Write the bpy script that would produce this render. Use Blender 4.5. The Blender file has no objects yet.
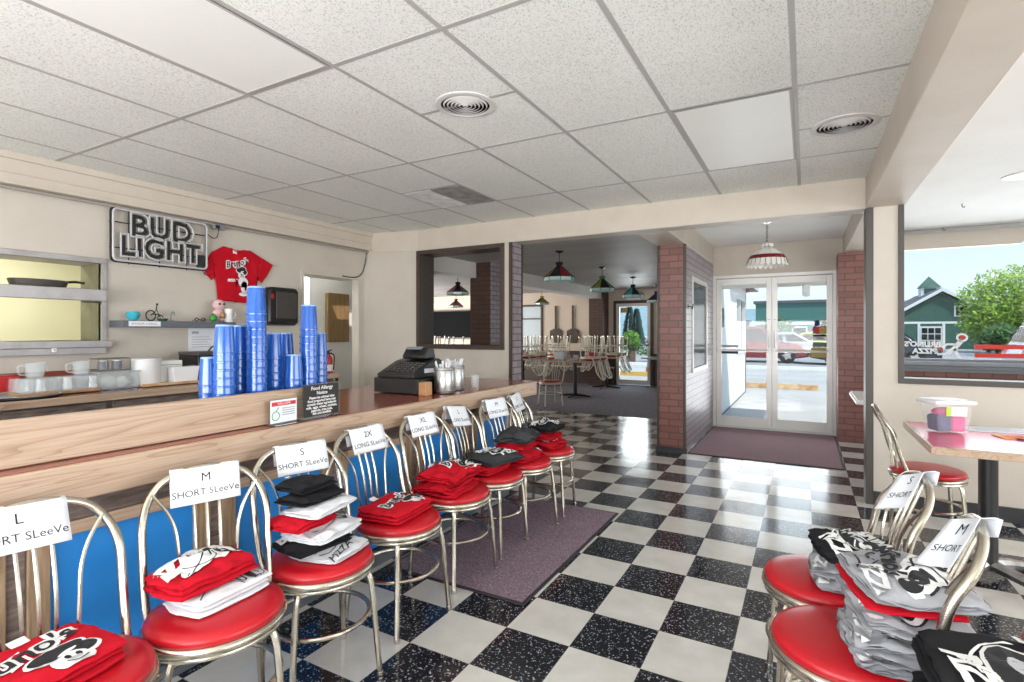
import bpy, bmesh, math, random
from mathutils import Vector, Matrix, noise
PI = math.pi
S = bpy.context.scene
COL = S.collection
rnd = random.Random(7)

# ------------------------------------------------------------------ camera, world, sun, daylight
cd = bpy.data.cameras.new('camera'); cam = bpy.data.objects.new('camera', cd); COL.objects.link(cam)
cam.location = (0, 0, 1.335); cam.rotation_euler = (PI/2, 0, math.radians(29.03))
cd.sensor_width = 36; cd.lens = 530/1024*36; cd.shift_y = -9/1024; cd.clip_start = .02; cd.clip_end = 2000
S.camera = cam
S.view_settings.view_transform = 'Standard'; S.view_settings.look = 'None'
S.view_settings.exposure = 0.32; S.view_settings.gamma = 1; S.view_settings.use_curve_mapping = False
W = bpy.data.worlds.new('sky'); S.world = W; W.use_nodes = True
nt = W.node_tree; nt.nodes.clear()
wo = nt.nodes.new('ShaderNodeOutputWorld'); bg = nt.nodes.new('ShaderNodeBackground')
tc = nt.nodes.new('ShaderNodeTexCoord'); sx = nt.nodes.new('ShaderNodeSeparateXYZ'); cr = nt.nodes.new('ShaderNodeValToRGB')
nt.links.new(tc.outputs['Generated'], sx.inputs[0]); nt.links.new(sx.outputs['Z'], cr.inputs[0])
cr.color_ramp.elements[0].position = 0.0; cr.color_ramp.elements[0].color = (.78, .89, .97, 1)
cr.color_ramp.elements[1].position = .45; cr.color_ramp.elements[1].color = (.42, .64, .93, 1)
nt.links.new(cr.outputs[0], bg.inputs[0]); bg.inputs[1].default_value = 1.0
nt.links.new(bg.outputs[0], wo.inputs[0])
sl = bpy.data.lights.new('sun', 'SUN'); so = bpy.data.objects.new('sun', sl); COL.objects.link(so)
sl.energy = 3.6; sl.angle = .01; sl.color = (1, .95, .87); so.rotation_euler = Vector((-.55, .33, -.77)).to_track_quat('-Z', 'Y').to_euler()

def area(name, loc, rot, sx_, sy_, power, col=(1, 1, 1)):
    l = bpy.data.lights.new(name, 'AREA'); l.shape = 'RECTANGLE'; l.size = sx_; l.size_y = sy_; l.energy = power; l.color = col
    o = bpy.data.objects.new(name, l); COL.objects.link(o); o.location = loc; o.rotation_euler = rot
    return o
# added daylight lamps at windows (rear, side, dining unseen), tilted up to brighten ceilings
area('added_daylight_rear', (-1.2, -2.5, 1.2), (PI/2+.85, 0, 0), 5.4, 1.5, 290, (.98, .985, 1))
area('added_daylight_side', (4.5, 1.6, 1.35), (0, PI/2+.5, 0), 1.3, 6.0, 160, (1, .98, .95))
area('daylight_window_front', (2.6, 8.2, 1.5), (-PI/2-.45, 0, 0), 3.4, 1.2, 62, (.95, .98, 1))
area('daylight_entry_door', (-.4, 8.14, 1.0), (-PI/2-.5, 0, 0), 1.3, 1.7, 15, (.95, .98, 1))
area('added_daylight_dining', (-10.6, 9.5, 1.3), (0, -PI/2-.2, 0), 1.6, 5.0, 300, (1, .97, .93))
area('daylight_window_far', (-3.75, 13.2, 1.1), (-PI/2-.2, 0, 0), .8, 1.8, 20, (.95, .98, 1))
area('kitchen_tube_light', (-5.8, 1.2, 2.35), (0, 0, 0), .4, 1.6, 34, (1, .98, .85))
area('passage_tube_light', (-5.8, 4.6, 2.35), (0, 0, 0), .5, 1.2, 26, (1, 1, .97))

# ------------------------------------------------------------------ materials
def nmat(name):
    m = bpy.data.materials.new(name); m.use_nodes = True
    return m, m.node_tree, m.node_tree.nodes['Principled BSDF']
def M(name, col, rough=.5, metal=0, spec=.5, coat=0, trans=0, alpha=1, emit=0):
    m, t, b = nmat(name)
    b.inputs['Base Color'].default_value = (*col, 1); b.inputs['Roughness'].default_value = rough
    b.inputs['Metallic'].default_value = metal; b.inputs['Specular IOR Level'].default_value = spec
    b.inputs['Coat Weight'].default_value = coat; b.inputs['Coat Roughness'].default_value = .08
    b.inputs['Transmission Weight'].default_value = trans; b.inputs['Alpha'].default_value = alpha
    if emit: b.inputs['Emission Color'].default_value = (*col, 1); b.inputs['Emission Strength'].default_value = emit
    return m
def link(t, a, b): t.links.new(a, b)
def mixcol(t, fac, a, b):
    n = t.nodes.new('ShaderNodeMix'); n.data_type = 'RGBA'
    for s, v in ((n.inputs[0], fac), (n.inputs[6], a), (n.inputs[7], b)):
        if hasattr(v, 'links'): t.links.new(v, s)
        elif isinstance(v, tuple): s.default_value = (*v, 1)
        else: s.default_value = v
    return n.outputs[2]
def math_(t, op, a, b=None):
    n = t.nodes.new('ShaderNodeMath'); n.operation = op
    for i, v in enumerate((a, b)):
        if v is None: continue
        if hasattr(v, 'links'): t.links.new(v, n.inputs[i])
        else: n.inputs[i].default_value = v
    return n.outputs[0]
def mapping(t, scale=(1, 1, 1), loc=(0, 0, 0), world=False):
    mp = t.nodes.new('ShaderNodeMapping'); mp.inputs['Scale'].default_value = scale; mp.inputs['Location'].default_value = loc
    if world: src = t.nodes.new('ShaderNodeNewGeometry').outputs['Position']
    else: src = t.nodes.new('ShaderNodeTexCoord').outputs['Object']
    link(t, src, mp.inputs[0]); return mp.outputs[0]
def noisetex(t, vec, scale, detail=3, rough=.55):
    n = t.nodes.new('ShaderNodeTexNoise'); n.inputs['Scale'].default_value = scale; n.inputs['Detail'].default_value = detail
    n.inputs['Roughness'].default_value = rough; link(t, vec, n.inputs['Vector']); return n.outputs[0]
def ramp(t, fac, *stops):
    r = t.nodes.new('ShaderNodeValToRGB'); link(t, fac, r.inputs[0])
    while len(r.color_ramp.elements) < len(stops): r.color_ramp.elements.new(.5)
    for e, (p, c) in zip(r.color_ramp.elements, stops): e.position = p; e.color = (*c, 1)
    return r.outputs[0]
def bump(t, b, h, strength=.3, dist=.005):
    n = t.nodes.new('ShaderNodeBump'); n.inputs['Strength'].default_value = strength; n.inputs['Distance'].default_value = dist
    link(t, h, n.inputs['Height']); link(t, n.outputs[0], b.inputs['Normal'])
def Mn(name, c1, c2, scale=8, rough=.5, metal=0, stretch=(1, 1, 1), bmp=0, detail=4, lo=.3, hi=.7, coat=0, spec=.5, world=False):
    m, t, b = nmat(name); v = mapping(t, stretch, world=world); n = noisetex(t, v, scale, detail)
    link(t, ramp(t, n, (lo, c1), (hi, c2)), b.inputs['Base Color'])
    b.inputs['Roughness'].default_value = rough; b.inputs['Metallic'].default_value = metal
    b.inputs['Coat Weight'].default_value = coat; b.inputs['Specular IOR Level'].default_value = spec
    if bmp: bump(t, b, n, bmp)
    return m
MT = {}
MT['wall'] = Mn('cream paint', (.555, .505, .435), (.605, .555, .485), 3, .55, bmp=.03, world=True)
MT['beam'] = Mn('beam paint', (.56, .495, .415), (.61, .545, .465), 4, .5, bmp=.05, world=True)
MT['white_paint'] = Mn('white plaster', (.80, .79, .76), (.86, .85, .83), 2, .6, world=True)
MT['peach'] = Mn('dining wall paint', (.66, .55, .44), (.71, .60, .49), 2, .6, world=True)
MT['kitchen'] = Mn('kitchen wall paint', (.72, .70, .50), (.78, .76, .57), 1.5, .5, world=True)
MT['olive'] = Mn('mottled olive reveal', (.12, .11, .06), (.20, .185, .11), 9, .5)  # uneven dark olive tone for the hatch reveal
MT['passage'] = M('passage wall paint', (.80, .80, .78), .6)
MT['darkbrown'] = Mn('dark brown trim', (.045, .028, .022), (.085, .055, .042), 20, .4, stretch=(6, 6, .6))
MT['darkgrey'] = M('dark grey metal', (.06, .055, .05), .4)
MT['wainscot'] = Mn('dark wainscot', (.055, .045, .04), (.10, .08, .07), 14, .55, stretch=(4, 4, .5))
MT['bronze'] = M('bronze anodised frame', (.075, .068, .06), .45, .2)
MT['base'] = M('black rubber base', (.03, .03, .033), .4)
MT['alu'] = M('painted aluminium', (.72, .70, .66), .35, .2)
MT['steel'] = Mn('brushed steel', (.36, .36, .365), (.52, .52, .525), 30, .3, 1, stretch=(1, 1, .1))
MT['stainless'] = Mn('dull stainless', (.36, .345, .345), (.47, .455, .455), 8, .4, .8)
MT['chrome'] = Mn('brassy chrome tube', (.50, .455, .37), (.60, .555, .47), 5, .27, 1)
MT['chromelt'] = M('pale chrome', (.66, .64, .60), .25, 1)
MT['bonetube'] = M('cream painted tube', (.70, .66, .54), .35, .2)
MT['seat'] = Mn('red vinyl', (.47, .006, .014), (.54, .010, .019), 3, .3, spec=.5)
MT['pipe'] = M('dark red vinyl piping', (.36, .01, .015), .35)
MT['bluepanel'] = Mn('blue laminate', (.012, .21, .62), (.02, .26, .72), 2, .42)
MT['redlam'] = Mn('red brown laminate', (.23, .045, .028), (.30, .07, .04), 6, .16, spec=.6)
MT['darklam'] = Mn('dark maroon laminate', (.10, .03, .03), (.16, .05, .045), 6, .15, spec=.6)
MT['pinklam'] = Mn('pink red laminate', (.62, .10, .17), (.68, .14, .22), 5, .2)
MT['black'] = M('black plastic', (.014, .014, .015), .35)
MT['blacksoft'] = M('black paint', (.02, .02, .02), .6)
MT['white'] = M('white plastic', (.80, .80, .80), .4)
MT['paper'] = Mn('white paper', (.76, .80, .86), (.84, .87, .91), 4, .7)
MT['ink'] = M('black marker ink', (.02, .02, .022), .7)
MT['redink'] = M('red ink', (.65, .05, .06), .7)
MT['greenink'] = M('green ink', (.10, .35, .16), .7)
MT['greyink'] = M('grey ink', (.35, .37, .40), .7)
MT['straw'] = M('clear white straw', (.82, .84, .86), .3)
MT['tan'] = Mn('tan wood', (.40, .20, .09), (.52, .29, .14), 10, .45, stretch=(1, 8, 1))
MT['cupboard'] = Mn('brown cupboard wood', (.22, .13, .055), (.31, .20, .09), 9, .5, stretch=(6, 6, .6))
MT['redplain'] = M('red plastic', (.50, .02, .025), .35)
MT['pinkplush'] = Mn('pink plush', (.72, .45, .46), (.80, .55, .55), 40, .9)
MT['greenplush'] = Mn('green glass', (.03, .25, .04), (.06, .36, .07), 10, .25)
MT['turq'] = M('turquoise glaze', (.06, .46, .58), .2)
MT['greenb'] = M('bottle green steel', (.03, .08, .05), .4)
MT['orange'] = M('orange card', (.80, .30, .07), .5)
MT['stonewhite'] = M('white ceramic', (.82, .82, .80), .25)
MT['navy'] = Mn('navy cloth', (.02, .03, .10), (.05, .06, .18), 12, .9)
MT['magenta'] = Mn('magenta cloth', (.55, .02, .18), (.68, .05, .26), 12, .9)
MT['lime'] = M('lime label', (.42, .75, .05), .5)
MT['whitepaintline'] = M('white window paint', (.88, .88, .88), .6)
MT['redstripe'] = M('red window paint', (.72, .035, .02), .5)
MT['grey'] = M('grey plastic', (.22, .23, .25), .4)
MT['shelfgrey'] = M('slate grey shelf', (.12, .135, .155), .45)
MT['peel'] = Mn('aged peel wood', (.05, .04, .025), (.10, .08, .055), 10, .6)
MT['tvscreen'] = M('dark glossy screen', (.004, .004, .005), .5, spec=.03)
def glassmat(name, tint=(1, 1, 1), gl=.08):
    m, t, b = nmat(name); t.nodes.remove(b); o = t.nodes['Material Output']
    tr = t.nodes.new('ShaderNodeBsdfTransparent'); tr.inputs[0].default_value = (*tint, 1)
    g = t.nodes.new('ShaderNodeBsdfGlossy'); g.inputs['Roughness'].default_value = .02
    lw = t.nodes.new('ShaderNodeFresnel'); lw.inputs[0].default_value = 1.35
    mx = t.nodes.new('ShaderNodeMixShader'); link(t, math_(t, 'MULTIPLY', lw.outputs[0], gl/.08), mx.inputs[0])
    link(t, tr.outputs[0], mx.inputs[1]); link(t, g.outputs[0], mx.inputs[2]); link(t, mx.outputs[0], o.inputs[0])
    return m
MT['glass'] = glassmat('window glass', (.97, .985, .98))
MT['darkglass'] = M('tinted dark glass', (.015, .017, .02), .2, spec=.03)
MT['clear'] = glassmat('clear plastic', (.88, .90, .92), .25)
MT['frost'] = M('frosted clear plastic', (.86, .86, .90), .25, alpha=.2)
MT['tumbler'] = M('clear drinking glass', (.78, .85, .87), .05, alpha=.24, spec=1.0)
def frosted_pane():
    return M('frosted pane lit by day', (.62, .72, .76), .4)
MT['frosted'] = frosted_pane()
def cupmat():
    m, t, b = nmat('blue tumbler plastic')
    b.inputs['Base Color'].default_value = (.008, .105, .48, 1); b.inputs['Roughness'].default_value = .2
    b.inputs['Specular IOR Level'].default_value = .6; b.inputs['Coat Weight'].default_value = .35; b.inputs['Coat Roughness'].default_value = .06
    return m
MT['cup'] = cupmat()
MT['cuppale'] = M('pale cup base plastic', (.25, .42, .72), .25, spec=.6)
def oak():
    m, t, b = nmat('oak'); v = mapping(t, (9, .55, 9))
    n1 = noisetex(t, v, 1.3, 2, .5)
    w = t.nodes.new('ShaderNodeTexNoise'); w.inputs['Scale'].default_value = 1.1; w.inputs['Detail'].default_value = 2; w.inputs['Distortion'].default_value = .6; link(t, v, w.inputs['Vector'])
    rings = math_(t, 'FRACT', math_(t, 'MULTIPLY', w.outputs[0], 11.0))
    v2 = mapping(t, (160, 3, 160)); n2 = noisetex(t, v2, 1.5, 3)
    c = ramp(t, rings, (0, (.28, .16, .09)), (.16, (.46, .31, .205)), (.7, (.55, .405, .295)), (1, (.47, .33, .215)))
    c2 = mixcol(t, ramp(t, n2, (.45, (0, 0, 0)), (.65, (.45, .45, .45))), c, (.28, .16, .085))
    c3 = mixcol(t, math_(t, 'MULTIPLY', n1, .55), c2, (.57, .44, .345))
    link(t, c3, b.inputs['Base Color']); b.inputs['Roughness'].default_value = .3
    return m
MT['oak'] = oak()
MT['oakpost'] = Mn('oak post', (.20, .125, .07), (.42, .29, .18), 12, .45, stretch=(6, 6, .5))
MT['weather'] = Mn('weathered dark wood', (.10, .07, .06), (.26, .20, .17), 14, .6, stretch=(5, .7, 5))
def brick(name, c1, c2, mortar, rough=.5, bw=.205, rh=.073, spec=.5):
    m, t, b = nmat(name); g = t.nodes.new('ShaderNodeNewGeometry')
    sp = t.nodes.new('ShaderNodeSeparateXYZ'); link(t, g.outputs['Position'], sp.inputs[0])
    sn = t.nodes.new('ShaderNodeSeparateXYZ'); link(t, g.outputs['True Normal'], sn.inputs[0])
    ax = math_(t, 'ABSOLUTE', sn.outputs[0]); ay = math_(t, 'ABSOLUTE', sn.outputs[1])
    u = math_(t, 'ADD', math_(t, 'MULTIPLY', sp.outputs[0], ay), math_(t, 'MULTIPLY', sp.outputs[1], ax))
    cm = t.nodes.new('ShaderNodeCombineXYZ'); link(t, u, cm.inputs[0]); link(t, sp.outputs[2], cm.inputs[1])
    br = t.nodes.new('ShaderNodeTexBrick'); link(t, cm.outputs[0], br.inputs['Vector'])
    br.inputs['Color1'].default_value = (*c1, 1); br.inputs['Color2'].default_value = (*c2, 1); br.inputs['Mortar'].default_value = (*mortar, 1)
    br.inputs['Scale'].default_value = 1; br.inputs['Mortar Size'].default_value = .006; br.inputs['Mortar Smooth'].default_value = .2
    br.inputs['Brick Width'].default_value = bw; br.inputs['Row Height'].default_value = rh
    n = noisetex(t, g.outputs['Position'], 30, 3)
    c = mixcol(t, math_(t, 'MULTIPLY', n, .35), br.outputs['Color'], mortar)
    link(t, c, b.inputs['Base Color']); b.inputs['Roughness'].default_value = rough; b.inputs['Specular IOR Level'].default_value = spec
    bump(t, b, br.outputs['Fac'], -.5, .006)
    return m
MT['brick'] = brick('red brick', (.23, .08, .06), (.31, .12, .09), (.09, .055, .05), .4)
MT['brickdark'] = brick('dark brown brick', (.085, .04, .03), (.11, .055, .04), (.05, .028, .024), .5)
MT['brickglare'] = brick('brick with painted glare', (.36, .32, .35), (.46, .41, .445), (.11, .085, .10), .35)  # glare on the right-facing brick is put into this base colour
def tilefloor():
    m, t, b = nmat('checkerboard vinyl tile'); g = t.nodes.new('ShaderNodeNewGeometry')
    sp = t.nodes.new('ShaderNodeSeparateXYZ'); link(t, g.outputs['Position'], sp.inputs[0])
    x = math_(t, 'DIVIDE', math_(t, 'ADD', sp.outputs[0], .880), .305); y = math_(t, 'DIVIDE', math_(t, 'SUBTRACT', sp.outputs[1], 2.085), .305)
    sm = math_(t, 'ADD', math_(t, 'FLOOR', x), math_(t, 'FLOOR', y))
    odd = math_(t, 'FLOORED_MODULO', sm, 2.0)
    vo = t.nodes.new('ShaderNodeTexVoronoi'); vo.inputs['Scale'].default_value = 92; link(t, g.outputs['Position'], vo.inputs['Vector'])
    n1 = noisetex(t, g.outputs['Position'], 60, 2, .6); n2 = noisetex(t, g.outputs['Position'], 7, 3)
    fl = math_(t, 'MULTIPLY', math_(t, 'LESS_THAN', vo.outputs['Distance'], .36), math_(t, 'GREATER_THAN', n1, .51))
    nf = noisetex(t, g.outputs['Position'], 200, 1)
    fleck = mixcol(t, math_(t, 'MULTIPLY', fl, nf), (.011, .013, .018), (.60, .64, .70))
    white = ramp(t, n2, (.3, (.56, .545, .50)), (.7, (.66, .645, .605)))
    c = mixcol(t, odd, fleck, white)
    fx = math_(t, 'ABSOLUTE', math_(t, 'SUBTRACT', math_(t, 'FRACT', x), .5)); fy = math_(t, 'ABSOLUTE', math_(t, 'SUBTRACT', math_(t, 'FRACT', y), .5))
    seam = math_(t, 'GREATER_THAN', math_(t, 'MAXIMUM', fx, fy), .4955)
    c = mixcol(t, math_(t, 'MULTIPLY', seam, .6), c, (.16, .15, .14))
    link(t, c, b.inputs['Base Color'])
    nb = noisetex(t, g.outputs['Position'], 3.5, 2)
    link(t, ramp(t, nb, (.3, (.10, .10, .10)), (.7, (.17, .17, .17))), b.inputs['Roughness'])
    b.inputs['Specular IOR Level'].default_value = .55
    n3 = noisetex(t, g.outputs['Position'], 9, 1); bump(t, b, n3, .12, .004)
    return m
MT['floor'] = tilefloor()
def ceiltile():
    m, t, b = nmat('fissured ceiling tile'); g = t.nodes.new('ShaderNodeNewGeometry')
    v = t.nodes.new('ShaderNodeTexVoronoi'); v.inputs['Scale'].default_value = 62; link(t, g.outputs['Position'], v.inputs['Vector'])
    mp = t.nodes.new('ShaderNodeMapping'); mp.inputs['Scale'].default_value = (1, .6, 1); link(t, g.outputs['Position'], mp.inputs[0])
    n = noisetex(t, mp.outputs[0], 175, 2, .7)
    big = noisetex(t, g.outputs['Position'], 1.3, 2)
    dots = math_(t, 'LESS_THAN', n, .42)
    base = ramp(t, big, (.3, (.83, .845, .80)), (.7, (.89, .905, .86)))
    c = mixcol(t, math_(t, 'MULTIPLY', dots, .5), base, (.28, .27, .26))
    link(t, c, b.inputs['Base Color']); b.inputs['Roughness'].default_value = .7; bump(t, b, dots, -.4, .004)
    return m
MT['ceil'] = ceiltile()
MT['tee'] = M('ceiling grid paint', (.44, .43, .41), .5)
MT['ventpaint'] = M('vent paint', (.66, .64, .62), .5)
MT['lens'] = Mn('smooth ceiling panel', (.87, .88, .84), (.90, .91, .87), 2, .4)
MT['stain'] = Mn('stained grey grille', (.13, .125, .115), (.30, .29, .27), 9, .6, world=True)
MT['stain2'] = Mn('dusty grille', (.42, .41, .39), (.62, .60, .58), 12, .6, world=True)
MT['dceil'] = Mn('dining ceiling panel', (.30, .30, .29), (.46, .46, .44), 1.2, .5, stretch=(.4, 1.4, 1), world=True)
def matcarpet(name, c1, c2, c3, sc):
    m, t, b = nmat(name); g = t.nodes.new('ShaderNodeNewGeometry')
    n = noisetex(t, g.outputs['Position'], sc, 3, .8); n2 = noisetex(t, g.outputs['Position'], 4, 2)
    c = ramp(t, n, (.35, c1), (.5, c2), (.68, c3)); c = mixcol(t, math_(t, 'MULTIPLY', n2, .3), c, c1)
    link(t, c, b.inputs['Base Color']); b.inputs['Roughness'].default_value = .95; b.inputs['Specular IOR Level'].default_value = .1
    bump(t, b, n, .6, .004); return m
MT['mat'] = matcarpet('purple floor mat', (.135, .09, .115), (.24, .17, .21), (.46, .38, .43), 120)
MT['mat2'] = matcarpet('mauve entry mat', (.22, .135, .155), (.34, .23, .25), (.50, .38, .41), 110)
MT['matedge'] = M('mat rubber edge', (.03, .022, .028), .6)
MT['carpet'] = matcarpet('grey violet carpet', (.15, .135, .16), (.26, .245, .275), (.42, .40, .44), 30)
def fabric(name, c, v=.12):
    d = tuple(x*(1-v) for x in c); return Mn(name, d, c, 14, .9, spec=.15, bmp=.25)
MT['tred'] = fabric('red cotton', (.56, .008, .022)); MT['tblack'] = fabric('black cotton', (.022, .022, .025), .3)
MT['tchar'] = fabric('charcoal cotton', (.055, .058, .062)); MT['twhite'] = fabric('white cotton', (.78, .79, .82))
MT['tgrey'] = fabric('heather grey cotton', (.44, .45, .48), .25); MT['pwhite'] = M('white print', (.82, .82, .82), .7)
MT['pblack'] = M('black print', (.015, .015, .018), .7); MT['pgrey'] = M('grey print', (.5, .51, .54), .7)
MT['asphalt'] = Mn('sunlit pavement', (.40, .39, .38), (.52, .51, .49), .7, .9, world=True)
MT['road'] = Mn('road asphalt', (.30, .30, .31), (.38, .38, .39), .5, .9, world=True)
MT['stop'] = Mn('worn orange wheel stop', (.45, .22, .06), (.72, .55, .36), 6, .8)
MT['kerb'] = M('yellow kerb paint', (.62, .42, .10), .8)
MT['ochre'] = M('ochre card', (.36, .30, .09), .6)
MT['sillgrey'] = M('blue grey sill', (.27, .29, .33), .35)
MT['conduit'] = M('beige grey conduit', (.36, .33, .29), .5)
MT['tubewhite'] = M('unlit glass tube', (.52, .52, .53), .3)
MT['teal'] = Mn('teal siding', (.035, .145, .125), (.05, .185, .16), 3, .7)
MT['barn'] = Mn('green siding', (.016, .085, .07), (.028, .12, .095), 3, .7)
MT['trimwhite'] = M('white exterior trim', (.78, .80, .80), .6)
MT['roof'] = Mn('dark shingle', (.07, .075, .085), (.13, .14, .15), 6, .8)
MT['hill'] = Mn('hazy hill forest', (.20, .31, .36), (.27, .39, .43), .05, 1, world=True)
MT['leaf'] = Mn('bright leaves', (.11, .25, .015), (.30, .46, .05), 1.2, .6, lo=.35, hi=.6)
MT['leafdark'] = Mn('dark leaves', (.02, .085, .02), (.07, .18, .04), 1.4, .7)
MT['leafblue'] = Mn('conifer leaves', (.012, .05, .045), (.045, .115, .10), 1, .8)
MT['leafmid'] = Mn('mid green leaves', (.05, .17, .02), (.14, .30, .04), 1.6, .7)
MT['bark'] = M('bark', (.10, .07, .05), .9)
MT['carred'] = M('red car paint', (.24, .012, .02), .18, .1, coat=.8)
MT['carsilver'] = M('silver car paint', (.50, .52, .55), .2, .4, coat=.8)
MT['carwhite'] = M('white car paint', (.78, .78, .80), .2, coat=.8)
MT['cardark'] = M('dark blue car paint', (.012, .016, .03), .15, coat=.8)
MT['caryellow'] = M('yellow green car paint', (.50, .60, .08), .2, coat=.8)
MT['tyre'] = M('tyre rubber', (.015, .015, .015), .7)
MT['coneo'] = M('safety orange', (.85, .12, .06), .5)
for nm, c in dict(sg_teal=(.03, .32, .32), sg_blue=(.03, .05, .35), sg_red=(.20, .012, .02), sg_amber=(.32, .16, .03), sg_green=(.05, .24, .05), sg_olive=(.24, .25, .03), sg_dark=(.02, .02, .025), sg_cream=(.86, .84, .78), sg_rim=(.40, .55, .52)).items():
    MT[nm] = M(nm.replace('sg_', 'stained glass '), c, .15)
# ------------------------------------------------------------------ mesh helpers
class MB:
    def __init__(s): s.v = []; s.f = []; s.m = []; s.k = 0
    def add(s, vs, fs, mi=None):
        o = len(s.v); s.v += [tuple(v) for v in vs]; s.f += [tuple(i+o for i in f) for f in fs]; s.m += [s.k if mi is None else mi]*len(fs); return s
    def box(s, x0, x1, y0, y1, z0, z1, mi=None):
        return s.add([(x0, y0, z0), (x1, y0, z0), (x1, y1, z0), (x0, y1, z0), (x0, y0, z1), (x1, y0, z1), (x1, y1, z1), (x0, y1, z1)],
                     [(3, 2, 1, 0), (4, 5, 6, 7), (0, 1, 5, 4), (1, 2, 6, 5), (2, 3, 7, 6), (3, 0, 4, 7)], mi)
    def tube(s, pts, r, n=8, closed=False, mi=None):
        P = [Vector(p) for p in pts]; N = len(P); R = r if isinstance(r, (list, tuple)) else [r]*N
        up = None; vs = []
        for i, p in enumerate(P):
            a = P[(i-1) % N] if (closed or i > 0) else p; b = P[(i+1) % N] if (closed or i < N-1) else p
            t = (b-a).normalized()
            if up is None: up = t.orthogonal().normalized()
            up = (up-t*up.dot(t)); up = up.normalized() if up.length > 1e-6 else t.orthogonal().normalized()
            w = t.cross(up)
            for k in range(n):
                q = 2*PI*k/n; vs.append(p+(up*math.cos(q)+w*math.sin(q))*R[i])
        fs = []
        for i in range(N if closed else N-1):
            for k in range(n):
                j = (i+1) % N; l = (k+1) % n; fs.append((i*n+k, i*n+l, j*n+l, j*n+k))
        if not closed: fs += [tuple(range(n))[::-1], tuple((N-1)*n+k for k in range(n))]
        return s.add(vs, fs, mi)
    def lathe(s, prof, n=20, c=(0, 0, 0), mi=None, sx=1, sy=1, cap=True, a0=0):
        vs = []; fs = []
        for r, z in prof:
            for k in range(n):
                q = 2*PI*k/n+a0; vs.append((c[0]+r*math.cos(q)*sx, c[1]+r*math.sin(q)*sy, c[2]+z))
        for i in range(len(prof)-1):
            for k in range(n):
                l = (k+1) % n; fs.append((i*n+k, i*n+l, (i+1)*n+l, (i+1)*n+k))
        if cap:
            if prof[0][0] > 1e-5: fs.append(tuple(range(n))[::-1])
            if prof[-1][0] > 1e-5: fs.append(tuple((len(prof)-1)*n+k for k in range(n)))
        return s.add(vs, fs, mi)
    def prism(s, poly, f, h0, h1, mi=None):
        """poly: 2-D points; f(a, b, h) -> 3-D"""
        n = len(poly); vs = [f(a, b, h0) for a, b in poly]+[f(a, b, h1) for a, b in poly]
        fs = [tuple(range(n))[::-1], tuple(range(n, 2*n))]+[(i, (i+1) % n, n+(i+1) % n, n+i) for i in range(n)]
        return s.add(vs, fs, mi)
    def sphere(s, c, r, n=12, m=8, sc=(1, 1, 1), mi=None):
        prof = [(math.sin(PI*i/m), -math.cos(PI*i/m)) for i in range(m+1)]
        vs = []; fs = []
        for a, z in prof:
            for k in range(n):
                q = 2*PI*k/n; vs.append((c[0]+r*sc[0]*a*math.cos(q), c[1]+r*sc[1]*a*math.sin(q), c[2]+r*sc[2]*z))
        for i in range(m):
            for k in range(n):
                l = (k+1) % n; fs.append((i*n+k, i*n+l, (i+1)*n+l, (i+1)*n+k))
        return s.add(vs, fs, mi)
    def mesh(s, name, mats, smooth=True, angle=40, clean=False):
        me = bpy.data.meshes.new(name); me.from_pydata(s.v, [], s.f)
        for m in (mats if isinstance(mats, (list, tuple)) else [mats]): me.materials.append(MT[m] if isinstance(m, str) else m)
        me.polygons.foreach_set('material_index', s.m)
        bm = bmesh.new(); bm.from_mesh(me)
        if clean: bmesh.ops.remove_doubles(bm, verts=bm.verts, dist=1e-5)
        bmesh.ops.recalc_face_normals(bm, faces=bm.faces); bm.to_mesh(me); bm.free()
        if smooth: me.shade_smooth(); me.set_sharp_from_angle(angle=math.radians(angle))
        me.update(); return me
    def build(s, name, mats, parent=None, bevel=0, loc=None, smooth=True, angle=40, clean=False):
        o = bpy.data.objects.new(name, s.mesh(name, mats, smooth, angle, clean)); COL.objects.link(o)
        if parent: o.parent = parent
        if loc: o.location = loc
        if bevel:
            b = o.modifiers.new('bevel', 'BEVEL'); b.width = bevel; b.segments = 2; b.limit_method = 'ANGLE'; b.angle_limit = math.radians(50)
        return o
def tag(o, label, cat, group=None, kind=None):
    o['label'] = label; o['category'] = cat
    if group: o['group'] = group
    if kind: o['kind'] = kind
    return o
def thing(name, label, cat, loc=(0, 0, 0), rz=0, group=None):
    o = bpy.data.objects.new(name, None); COL.objects.link(o); o.location = loc; o.rotation_euler = (0, 0, rz); o.empty_display_size = .05
    return tag(o, label, cat, group)
def struct(name, mb, mats, bevel=0, smooth=False):
    o = mb.build(name, mats, None, bevel, smooth=smooth); o['kind'] = 'structure'; return o
def kids(o): return [c for c in bpy.data.objects if c.parent == o]
def dup(root, loc, rot, label, group=None, tube=None):
    r = root.copy(); COL.objects.link(r); r.location = loc; r.rotation_euler = rot if isinstance(rot, tuple) else (0, 0, rot); r['label'] = label
    if group: r['group'] = group
    for ch in kids(root):
        c = ch.copy(); COL.objects.link(c); c.parent = r
        if tube and c.material_slots[0].material == MT['chrome']: c.material_slots[0].link = 'OBJECT'; c.material_slots[0].material = MT[tube]
        for g in kids(ch):
            d = g.copy(); COL.objects.link(d); d.parent = c
    return r
def bez(pts, n=10):
    """Catmull-Rom through points"""
    P = [Vector(p) for p in pts]; P = [2*P[0]-P[1]]+P+[2*P[-1]-P[-2]]; out = []
    for i in range(1, len(P)-2):
        for k in range(n):
            t = k/n; a, b, c, d = P[i-1:i+3]
            out.append(.5*((2*b)+(-a+c)*t+(2*a-5*b+4*c-d)*t*t+(-a+3*b-3*c+d)*t**3))
    out.append(P[-2]); return out
_tx = {}
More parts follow.
